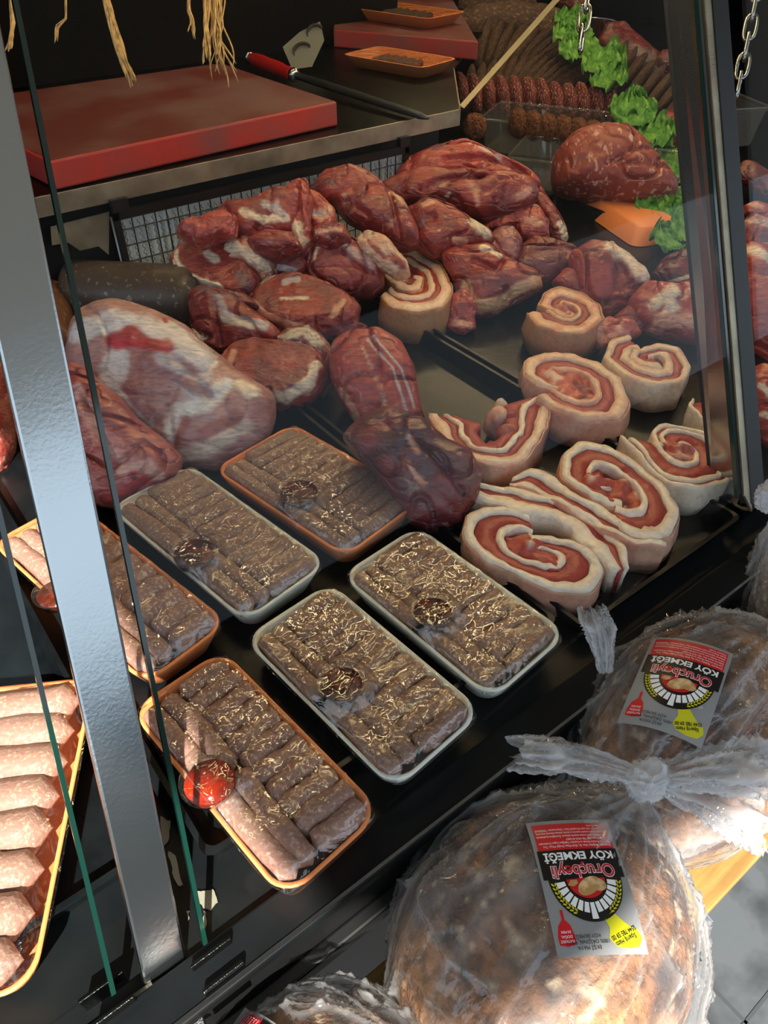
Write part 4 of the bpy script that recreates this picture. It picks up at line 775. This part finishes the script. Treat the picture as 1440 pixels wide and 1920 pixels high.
# right hand tub of brown patties, red cuts behind it
for i, p in enumerate(seq((1148, 118), (1285, 208), 9)):
    lump('brown_patty', PAT[i % 4], None, p, KB-.1-.03*i, 20, 92, .06, 38, ORD[i]+' dark patty from the top of the slanting row beside the mirror post', 'patty', 'slanting row of dark patties')
tub('clear tub edge holding the slanting row of dark patties', (1125, 190), (1290, 285), .02, .26, .12)
mt('dull red cut behind the lettuce below the dark patties', [(1222, 232), (1245, 218), (1285, 215), (1300, 240), (1300, 290), (1270, 285), (1240, 265)], kt(1265, 290, .02), .06, 72, RED, DRED, fatn=.9, detail=4)
mt('dark mottled meat piece lying by the round steel lid', [(1125, 88), (1140, 55), (1165, 52), (1200, 85), (1250, 130), (1245, 150), (1190, 130), (1135, 105)], KB+.15, .07, 73, lin('#5c3230'), DRED, [([(1180, 110), (1230, 140)], 9, lin('#7a625a'))], detail=4)
mt('curled grey-pink strip hanging at the edge of the mirror post', [(1228, 115), (1240, 100), (1258, 102), (1268, 130), (1250, 132), (1238, 128)], KB+.1, .04, 74, lin('#6a4a48'), DRED, detail=4)
mt('reddish meat piece at the top edge above the round lid', [(1050, 5), (1070, -15), (1100, 10), (1092, 35), (1072, 30)], KB+.5, .06, 75, lin('#6e3a38'), DRED, detail=4)
lid = thing('round_lid', 'round steel bowl rim behind the hanging chain', 'bowl', atk(1108, 48, KB+.2))
lid.matrix_world = Matrix.Translation(Vector(atk(1108, 45, KB+.2))) @ Euler((math.radians(-12), math.radians(14), 0)).to_matrix().to_4x4()
MB().lathe([(.075, -.06), (.10, -.002), (.108, 0), (.108, .004), (.098, .004), (.07, -.05), (.0001, -.052)], 40).build('bowl_wall', M['chrome'], lid, smooth=True)
# lettuce
def leaf_me(seed):
    n1, n2 = 26, 26; V = []; Fc = []; rs = np.random.RandomState(seed)
    for i in range(n1+1):
        for j in range(n2+1):
            u, v = i/n1, 2*j/n2-1; w = .5*math.sin(math.pi*min(1, u*.9+.12))**.7; rf = (u**2*.10+abs(v)**2*.09)
            V.append((w*v+.03*math.sin(v*17+seed)*u, u, .18*u*(1-u)+rf*math.sin(v*19+u*11+seed*1.3)+rf*.7*math.sin(u*23+seed+v*5)))
    V = np.array(V); V[:, 2] += .05*fbm(V, 5, 2, seed)
    for i in range(n1):
        for j in range(n2): k = i*(n2+1)+j; Fc.append((k, k+1, k+n2+2, k+n2+1))
    me = mesh('lettuce_leaf', V, Fc); me.materials.append(M['lettuce']); return me
LF = [leaf_me(s) for s in range(4)]
lp = [(1066, 30, 60, 2.7), (1090, 58, 70, 2.62), (1092, 90, 66, 2.56), (1110, 115, 70, 2.5), (1122, 145, 62, 2.45), (1160, 192, 66, 2.3), (1188, 215, 70, 2.28), (1210, 245, 70, 2.25), (1235, 275, 66, 2.38), (1262, 300, 62, 2.26), (1285, 320, 60, 2.16), (1285, 375, 80, 2.02), (1255, 405, 84, 1.95), (1220, 392, 60, 2.0), (1290, 430, 80, 1.86), (1268, 450, 60, 1.86)]
lw = ['at the top edge', 'beside the chain hook', 'left of the chain hook', 'by the flank of the brown patties', 'above the rear tub end', 'at the rear tub corner', 'between rear and middle tubs', 'at the middle tub end', 'beside the dull red cut', 'below the dull red cut', 'at the front tub rim', 'under the front tub corner', 'bright one on the orange foam', 'pale one left on the orange foam', 'against the mirror post', 'lowest one by the tray corner']
for i, (x, y, w, k) in enumerate(lp):
    o = link('lettuce_leaf', LF[i % 4], None); s = k/F*w
    o.matrix_world = Matrix.Translation(Vector(atk(x, y+w*.3, k))) @ Matrix.Rotation(PSI-math.pi/2+random.uniform(-.9, .9), 4, 'Z') @ Matrix.Rotation(math.radians(random.uniform(5, 35)), 4, 'X') @ Matrix.Diagonal((s*1.2, s*1.25, s*1.1, 1))
    tag(o, 'green frilly lettuce leaf ' + lw[i], 'lettuce', 'lettuce leaves along the tubs')
od = thing('foam_tray', 'upturned orange foam tray under the lettuce by the front tub', 'foam tray', at(1185, 415, 0.0), math.atan2(*(at(1230, 440, 0)-at(1130, 375, 0))[1::-1]))
R = lambda dd, zz, r: [(x, y, zz) for x, y in rrect(.30-2*dd, .17-2*dd, r, 6)]
V, Fc = loft([R(0, 0, .03), R(.002, .004, .03), R(.022, .038, .024), R(.028, .042, .02)], False, True); link('tray_shell', mesh('tray_shell', V, Fc), M['foam_o'], od); od.location.z = -.006
# ------------------------------------------------------------------ hanging chains
def chain(label, p, q, k, n, zoff=0):
    a, b = atk(*p, k), atk(*q, k); d = b-a; L = np.linalg.norm(d); d /= L; t = thing('hanging_chain', label, 'chain', a, 0, 'hanging steel chains'); lk = L/n; r = lk*.09
    base = None; side = np.cross(d, fw); side /= np.linalg.norm(side); nn = np.cross(d, side)
    for i in range(n):
        c = d*(i+.5)*lk; s = (side*.9+nn*.45) if i % 2 == 0 else (side*.4-nn*.9); s /= np.linalg.norm(s); pts = []
        for j in range(20):
            w = 2*math.pi*j/20; y = math.copysign(abs(math.sin(w))**.8, math.sin(w)); pts.append(c+d*(lk*.66*y)+s*(lk*.28*math.copysign(abs(math.cos(w))**.6, math.cos(w))))
        MB().tube(pts, r, 6, True).build('chain_link', M['chain'], t, smooth=True)
chain('steel chain with open hook link hanging above the tubs', (1108, -60), (1088, 92), 1.9, 4)
chain('steel chain hanging right of the black upright', (1425, -40), (1382, 178), 1.3, 6)
# ------------------------------------------------------------------ straw tassels hanging from above
def tassel(label, path, k, n, spread, seed, r=.0011):
    P3 = [atk(x, y, k) for x, y in path]; t = thing('straw_tassel', label, 'straw', P3[0], 0, 'straw tassels hanging above the boards'); rs = np.random.RandomState(seed)
    s = np.linspace(0, 1, len(P3)); o0 = P3[0]
    for i in range(n):
        off = rs.normal(0, 1, 3); off2 = rs.normal(0, 1, 3); end = rs.uniform(.82, 1.03); pts = []
        for q in np.linspace(0, 1, 12):
            u = q*end; base = np.array([np.interp(min(u, 1), s, [p[j] for p in P3]) for j in range(3)]); pts.append(base-o0+off*spread*.35+off2*spread*(q**2.2)*.9+spread*.4*np.array([math.sin(q*7+i), math.cos(q*6+i*2), 0]))
        MB().tube(pts, [r*rs.uniform(.8, 1.6)]*11+[r*.4], 4).build('strand', M['straw'], t, smooth=True)
tassel('long golden straw tassel hanging over the left of the big board', [(190, -30), (205, 20), (215, 60), (232, 110), (252, 158)], 1.35, 22, .006, 1, .0016)
tassel('wide bushy straw tassel over the middle of the big board', [(405, -40), (405, 30), (408, 80), (415, 130)], 1.35, 26, .014, 2)
tassel('pale straw bundle left of the bushy tassel', [(385, -40), (388, 30), (390, 80), (395, 118)], 1.34, 12, .006, 3, .0014)
tassel('short frayed straw end above the big board', [(352, -30), (355, 20), (362, 45), (362, 66)], 1.33, 9, .004, 4)
tassel('thin bent straw hanging near the left glass edge', [(122, -20), (124, 35), (106, 52), (103, 85)], 1.3, 4, .002, 5)
tassel('straight straw stalk in the top left corner', [(20, -20), (24, 40), (22, 70), (18, 100)], 1.2, 7, .003, 6, .0014)
# ------------------------------------------------------------------ bench with bagged village breads
ZB = -.125
bn = thing('bench', 'yellow wooden bench under the bagged breads', 'bench', (.6, .13, ZF))
def PN(mb, name): mb.v = [(x-.6, y-.13, z-ZF) for x, y, z in mb.v]; return mb.build(name, M['bench'], bn, bevel=.002)
PN(MB().box((-.9, .14, ZB-.025), (1.9, .222, ZB)), 'plank'); PN(MB().box((-.9, .042, ZB-.025), (1.9, .136, ZB)), 'plank'); PN(MB().box((-.9, .05, ZB-.10), (1.9, .075, ZB-.026)), 'rail')
for x in (-.5, .47, 1.6): PN(MB().box((x, .045, ZF), (x+.06, .105, ZB-.027)), 'leg'); PN(MB().box((x, .16, ZF), (x+.06, .215, ZB-.027)), 'leg')
CR1, CR2, CR3, CR4 = lin('#845530'), lin('#46281a'), lin('#b07d4a'), lin('#d8c2a4')
def text_me(s, size, bold=0.0, sx=1.0):
    c = bpy.data.curves.new('t', 'FONT'); c.body = s; c.size = size; c.align_x = 'CENTER'; c.align_y = 'CENTER'; c.offset = bold; o = bpy.data.objects.new('t', c); COL.objects.link(o)
    bpy.context.view_layer.update(); dg = bpy.context.evaluated_depsgraph_get(); me = o.evaluated_get(dg).to_mesh(); V = np.array([v.co[:] for v in me.vertices]).reshape(-1, 3); Fc = [tuple(p.vertices) for p in me.polygons]; o.evaluated_get(dg).to_mesh_clear()
    bpy.data.objects.remove(o); bpy.data.curves.remove(c); V = V*[sx, 1, 1]; return V, Fc
def label_pieces():
    """flat print, upright: x right, y up, unit = label width (1.0 x 1.5); returns list of (name, material, V, F, layer)"""
    out = []
    def quad(nm, m, x0, y0, x1, y1, ly, n1=8, n2=8):
        V = [(x0+(x1-x0)*i/n1, y0+(y1-y0)*j/n2, 0) for j in range(n2+1) for i in range(n1+1)]; Fc = [(j*(n1+1)+i, j*(n1+1)+i+1, (j+1)*(n1+1)+i+1, (j+1)*(n1+1)+i) for j in range(n2) for i in range(n1)]; out.append((nm, m, np.array(V), Fc, ly))
    def sector(nm, m, cx, cy, r0, r1, a0, a1, ly, n=28, sy=1.0):
        V = []; Fc = []
        for i in range(n+1):
            a = math.radians(a0+(a1-a0)*i/n)
            for r in np.linspace(r0, r1, 5): V.append((cx+r*math.cos(a), cy+sy*r*math.sin(a), 0))
        for i in range(n):
            for j in range(4): Fc.append((i*5+j, i*5+j+1, (i+1)*5+j+1, (i+1)*5+j))
        out.append((nm, m, np.array(V), Fc, ly))
    def txt(nm, m, s, x, y, size, ly, bold=0.0, sx=1.0, rot=0.0):
        V, Fc = text_me(s, size, bold, sx); c, s_ = math.cos(rot), math.sin(rot); V = np.stack([V[:, 0]*c-V[:, 1]*s_+x, V[:, 0]*s_+V[:, 1]*c+y, V[:, 2]*0], 1); out.append((nm, m, V, Fc, ly))
    quad('card', 'l_grey', -.5, -.75, .5, .75, 0, 12, 18)
    quad('red_panel', 'l_red', -.45, -.70, .45, -.36, 1)
    quad('black_panel', 'l_blk', -.47, -.36, .47, -.02, 1)
    sector('black_arch', 'l_blk', 0, -.03, .001, .42, 0, 180, 1, 36, 1.12)
    for i in range(13):                                          # white stones of the oven mouth
        a = 6+i*13.2; sector('arch_stone', 'l_wht', 0, -.02, .245, .345 if i != 6 else .40, a, a+10.2, 2, 5, 1.08)
    sector('red_arch', 'l_red', 0, -.02, .001, .22, 2, 178, 2, 24, 1.0)
    for x, y, rx, ry, rot in ((-.02, .07, .15, .085, .5), (-.12, .06, .10, .07, -.2)):
        n = 24; V = [(x, y, 0)]+[(x+rx*math.cos(t)*math.cos(rot)-ry*math.sin(t)*math.sin(rot), y+rx*math.cos(t)*math.sin(rot)+ry*math.sin(t)*math.cos(rot), 0) for t in np.linspace(0, 2*math.pi, n, False)]; out.append(('bread_picture', 'l_bread', np.array(V), [(0, i+1, (i+1) % n+1) for i in range(n)], 3))
    for i in range(4): V = [(.10+.02*i, .0, 0), (.115+.02*i, .0, 0), (.17+.016*i, .02+.012*i, 0), (.10+.016*i, .05+.008*i, 0)]; out.append(('wheat_picture', 'l_bread', np.array(V), [(0, 1, 2, 3)], 4))
    for sd_ in (-1, 1):                                          # wheat ears
        for i in range(9):
            for q in (-1, 1):
                a = math.radians(8+i*6.2); r = .375+.016*q; cx, cy = sd_*r*math.cos(a), -.02+1.1*r*math.sin(a); ta = math.atan2(1.1*math.cos(a), -sd_*math.sin(a))+.5*q*sd_
                V = [(cx+.022*math.cos(t)*math.cos(ta)-.010*math.sin(t)*math.sin(ta), cy+.022*math.cos(t)*math.sin(ta)+.010*math.sin(t)*math.cos(ta), 0) for t in np.linspace(0, 2*math.pi, 8, False)]; out.append(('wheat_grain', 'l_yel', np.array(V), [tuple(range(8))], 3))
    txt('white_outline', 'l_wht', 'Oruçbeyli', 0, -.105, .20, 2, .009, .92); txt('lettering', 'l_red', 'Oruçbeyli', 0, -.105, .20, 3, .002, .92); txt('lettering', 'l_wht', 'KÖY EKMEĞİ', 0, -.285, .125, 2, .004, 1.1)
    small = ['Üreticiler: Buğday Unu, Su, Ekşi Maya Doğal Maya, Tuz', 'Tam Gıda Kodeksi Ekmek ve Çeşitleri Tebliğine Uygun Üretilmiştir.', 'İşletme Kayıt No: TR-19-K-012827', 'Taşıma, Nakliye, Serin ve kuru ortamda saklayınız. Önerdiğimiz buzdolabında', 'Saklayarak tüketim süresini uzatmış ve ekmek mahsup belenmiş olursunuz.', 'Kayıtlı: Atatürk yolu üzeri Oruçbeyli Köyü / Süleymanpaşa / TEKİRDAĞ', 'Tüketim Tarihi:']
    for i, s in enumerate(small):
        V, Fc = text_me(s, .036, 0, 1); wd = V[:, 0].max()-V[:, 0].min(); k_ = min(1, .86/wd); V = V*[k_, 1, 1]; V[:, 0] += -.43-V[:, 0].min(); V[:, 1] += -.40-i*.043; out.append(('small_print', 'l_wht', V, Fc, 2))
    # yellow phone tag (upper left), red peel tag (upper right)
    pts = [(-.20, .34), (-.10, .42), (-.13, .50), (-.10, .60), (-.16, .68), (-.30, .70), (-.42, .68), (-.47, .60), (-.44, .52), (-.36, .49), (-.30, .44)]
    V = [(-.26, .56, 0)]+[(x, y, 0) for x, y in pts]; out.append(('phone_tag', 'l_yel', np.array(V), [(0, i+1, (i+1) % len(pts)+1) for i in range(len(pts))], 1))
    txt('lettering', 'l_blk', 'Sipariş Hattı', -.28, .62, .062, 2, .001, .85, .35); txt('lettering', 'l_blk', '0544 785 59 00', -.27, .555, .062, 2, .001, .8, .35)
    pts = [(.345, .30), (.375, .30), (.375, .40), (.43, .46), (.455, .56), (.45, .64), (.36, .66), (.27, .64), (.275, .54), (.30, .45), (.345, .40)]; V = [(.36, .52, 0)]+[(x, y, 0) for x, y in pts]; out.append(('bread_peel_tag', 'l_red', np.array(V), [(0, i+1, (i+1) % len(pts)+1) for i in range(len(pts))], 1))
    for i, s in enumerate(['KATKISIZ', 'DOĞAL', 'EKMEK']): txt('small_print', 'l_wht', s, .362, .61-i*.045, .036, 2)
    for i, s in enumerate(['EKŞİ MAYA', '100% ORİJİNAL FIRIN', 'KÖY EKMEĞİ']): txt('small_print', 'l_blk', s, .14, .68-i*.055, .05, 2)
    return out
LBL = label_pieces()
def bread(label, c, rx, ry, h, yaw, seed, knot=None, lab=None, pale=0.0, group='bagged village breads', haze=1.0):
    """c: base centre; knot: world position of the gathered neck; lab: (px corners centre, size, angle)"""
    t = thing('bagged_bread', label, 'bread', c, 0, group); D, Fc = ico(5)
    def dome(V, sx, sy, hh):      # squashed round loaf: flat underside
        Z = np.where(V[:, 2] > 0, V[:, 2]*hh*.62, V[:, 2]*hh*.38)+hh*.38
        lat = np.hypot(V[:, 0], V[:, 1]); f = lat**-.15*np.where(lat > 1e-4, 1, 0)
        f = np.where(lat > 1e-4, np.maximum(lat, 1e-4)**(-.18), 1); return np.stack([V[:, 0]*f*sx, V[:, 1]*f*sy, Z], 1)
    cs, sn = math.cos(yaw), math.sin(yaw)
    V = dome(D, rx*.94, ry*.94, h*.95); V += D*(.006*fbm(D, 2.5, 3, seed))[:, None]; V[:, 2] = np.maximum(V[:, 2], .002)
    n1 = fbm(D, 3.2, 4, seed+3); n2 = fbm(D, 1.6, 3, seed+8); a = sst(n1+.5*fbm(D, 11, 3, seed+61), -.2, .35)[:, None]; cl = CR2*(1-a)+CR1*a; b = sst(n2, .05, .5)[:, None]; cl = cl*(1-b*.7)+CR3*b*.7
    f_ = sst(fbm(D, 9, 4, seed+12), .3, .55)[:, None]*.65; cl = cl*(1-f_)+CR4*f_; cl = cl*(1-pale)+lin('#a8886a')*pale
    lo = link('loaf', mesh('loaf', V, Fc, np.clip(cl, 0, 1)), M['crust'], t); lo.rotation_euler = (0, 0, yaw)
    D, Fc = ico(6); V = dome(D, rx, ry, h); kd = np.array([.6, .6, .6]) if knot is None else (np.asarray(knot)-np.asarray(c)-[0, 0, h*.4])
    kd = kd/np.linalg.norm(kd); kd = np.array([kd[0]*cs+kd[1]*sn, -kd[0]*sn+kd[1]*cs, kd[2]])
    e1 = np.cross(kd, [0, 0, 1.]); e1 /= np.linalg.norm(e1); e2 = np.cross(kd, e1); ang = np.arctan2(D @ e2, D @ e1); dist = np.arccos(np.clip(D @ kd, -1, 1))
    Q = np.stack([np.cos(ang)*3.2, np.sin(ang)*3.2, dist*.55], 1); p1 = 1-np.abs(vn(Q, 1.6, seed+31)); p2 = 1-np.abs(vn(Q, 3.8, seed+37)); p3 = 1-np.abs(vn(D, 3.5, seed+39))
    rdg = np.maximum(p1**7, .8*p2**9)*np.exp(-dist*.45)+.5*p3**11
    wr = .012*(rdg-.2)+.006*fbm(D, 3, 2, seed+40); V += D*wr[:, None]; V[:, 2] = np.maximum(V[:, 2], .0005)
    if knot is not None:
        pull = np.exp(-(dist/.38)**2)[:, None]; kl = np.asarray(knot)-np.asarray(c); kl = np.array([kl[0]*cs+kl[1]*sn, -kl[0]*sn+kl[1]*cs, kl[2]]); V = V*(1-pull*.8)+kl*pull*.8
    hz = np.clip(rdg*.8+.55*np.exp(-(dist/.5)**2)+.3*sst(fbm(D, 2.5, 2, seed+44), 0, .6), 0, 1)
    bg = link('bag', mesh('bag', V, Fc, np.stack([hz]*3, 1)), M['bag'], t); bg.rotation_euler = (0, 0, yaw)
    if lab:
        (lx, ly), lw, la = lab; p0 = np.array([lx, ly])-np.asarray(c)[:2]; ca, sa = math.cos(la), math.sin(la)
        card = None
        for nm, m, LV, LFc, lay in LBL:
            X = LV[:, 0]*lw; Y = LV[:, 1]*lw; x = p0[0]+X*ca-Y*sa; y = p0[1]+X*sa+Y*ca
            xr_, yr_ = (x*cs+y*sn)/rx, (-x*sn+y*cs)/ry; q = np.clip(np.hypot(xr_, yr_), 0, .98); lat = q**(1/.82); z = np.sqrt(np.clip(1-lat**2, 0.02, 1))*h*.62+h*.38
            PV = np.stack([x, y, z+.007+lay*.0004], 1)
            if nm == 'card':
                PB_ = PV-[0, 0, .0006]; n = len(PV); bm = mesh('label_card', np.r_[PV, PB_], LFc+[tuple(i+n for i in f)[::-1] for f in LFc], None, True); card = link('label_card', bm, M[m], t)
            else: link(nm, mesh(nm, PV, LFc, None, True), M[m], card)
    if knot is not None:
        kl = np.asarray(knot)-np.asarray(c); D, Fc = ico(4); V = D*[.021, .017, .019]; V = V*(1+.35*(1-np.abs(vn(D*[1, 1, 3], 2.2, seed)))**3)[:, None]; link('knot', mesh('knot', V+kl, Fc, np.full((len(V), 3), .8)), M['knot'], t)
    return t
def ear(root, tip, knot, c, wid, seed, sag=.0):      # twisted tail of gathered plastic fanning out from the knot
    k0 = np.asarray(knot)-np.asarray(c); e = np.asarray(tip)-np.asarray(c); d = e-k0; L = np.linalg.norm(d); d /= L; s = np.cross(d, [0, 0, 1.]); s /= np.linalg.norm(s); n = np.cross(s, d); V = []; Fc = []; n1, n2 = 48, 72; UV = []
    for i in range(n1+1):
        u = i/n1; w = .007+(wid-.007)*u**.8*(1-.35*max(0, u-.75)*4)
        for j in range(n2):
            a = 2*math.pi*j/n2+u*1.2; UV.append((math.cos(a)*1.3, math.sin(a)*1.3, u*1.1)); V.append((u, w, a))
    UV = np.array(UV); V = np.array(V); r1 = 1-np.abs(vn(UV, 1.7, seed+3)); r2 = 1-np.abs(vn(UV, 4.2, seed+5)); rad = V[:, 1]*(.55+.55*r1**3+.25*r2**4)
    u = V[:, 0]; X = k0+d*(L*u*(1+.10*vn(UV, 2.5, seed)))[:, None]+s*(np.cos(V[:, 2])*rad)[:, None]+n*(np.sin(V[:, 2])*rad*.5+.012*np.sin(u*3)-sag*u**2)[:, None]
    for i in range(n1):
        for j in range(n2): Fc.append((i*n2+j, i*n2+(j+1) % n2, (i+1)*n2+(j+1) % n2, (i+1)*n2+j))
    cc = np.clip(.75*r1**5+.5*r2**6, 0, 1); return link('bag_ear', mesh('bag_ear', X, Fc, np.stack([cc]*3, 1)), M['knot'], root)
c1 = np.array([.294, .122, ZB+.0005]); kn1 = at(1215, 1462, .035)
l1 = at(1090, 1668, .02)
la1 = math.atan2(*(at(1060, 1560, .02)-at(1115, 1770, .02))[1::-1]) + math.pi/2
b1 = bread('big bagged round bread at the front, sunlit below its label', c1, .168, .146, .16, 0, 1, kn1, ((l1[0], l1[1]), .082, la1))
ear(b1, at(968, 1412, .045), kn1, c1, .030, 1); ear(b1, at(1470, 1440, .04), kn1, c1, .042, 2); ear(b1, at(1420, 1540, .0), kn1, c1, .045, 5)
c2 = np.array([.60, .172, ZB+.0005]); l2 = at(1268, 1288, .065)
la2 = math.atan2(*(at(1300, 1205, .02)-at(1240, 1365, .02))[1::-1]) + math.pi/2
b2 = bread('bagged bread with label behind the tied knot', c2, .185, .122, .20, .15, 2, at(1480, 1180, .06), ((l2[0], l2[1]), .084, la2))
ear(b2, at(1110, 1140, .06), at(1135, 1262, .03), c2, .022, 3)
c3 = np.array([.93, .16, ZB+.0005])
b3 = bread('pale bagged bread at the right edge below the mirror post', c3, .15, .14, .21, .2, 3, at(1450, 930, .12), None, .5)
c4 = np.array([.035, .118, ZB+.0005]); l4 = at(500, 1935, .03)
b4 = bread('bagged bread cut off by the bottom edge with label just showing', c4, .125, .13, .13, -.2, 4, np.array([.13, .02, .0]), ((.012, .185), .075, la1+.9))
# ------------------------------------------------------------------ lamps of the shop (above the picture)
def led(label, a, b, r=.013):
    a, b = np.asarray(a, float), np.asarray(b, float); t = thing('led_lamp', label, 'lamp', (a+b)/2, 0, 'led lamps over the meat case'); o = (a+b)/2
    MB().tube([a-o, b-o], r, 12).build('led_tube', M['lamp'], t, smooth=True); u = (b-a)/np.linalg.norm(b-a); s = np.cross(u, [0, 0, 1])*.03
    MB().prism([a-o-s+[0, 0, .016], b-o-s+[0, 0, .016], b-o+s+[0, 0, .016], a-o+s+[0, 0, .016]], (0, 0, .03)).build('housing', M['house'], t); return t
led('long warm led lamp over the middle of the meat case', (.3, 1.12, 1.05), (2.4, 1.12, 1.05), .008)
led('thin warm led lamp high over the back counter', (.3, 1.92, 1.06), (1.7, 1.92, 1.06), .003)
led('warm led lamp over the far tubs', (2.3, 1.2, 1.25), (2.3, 2.8, 1.25), .010)
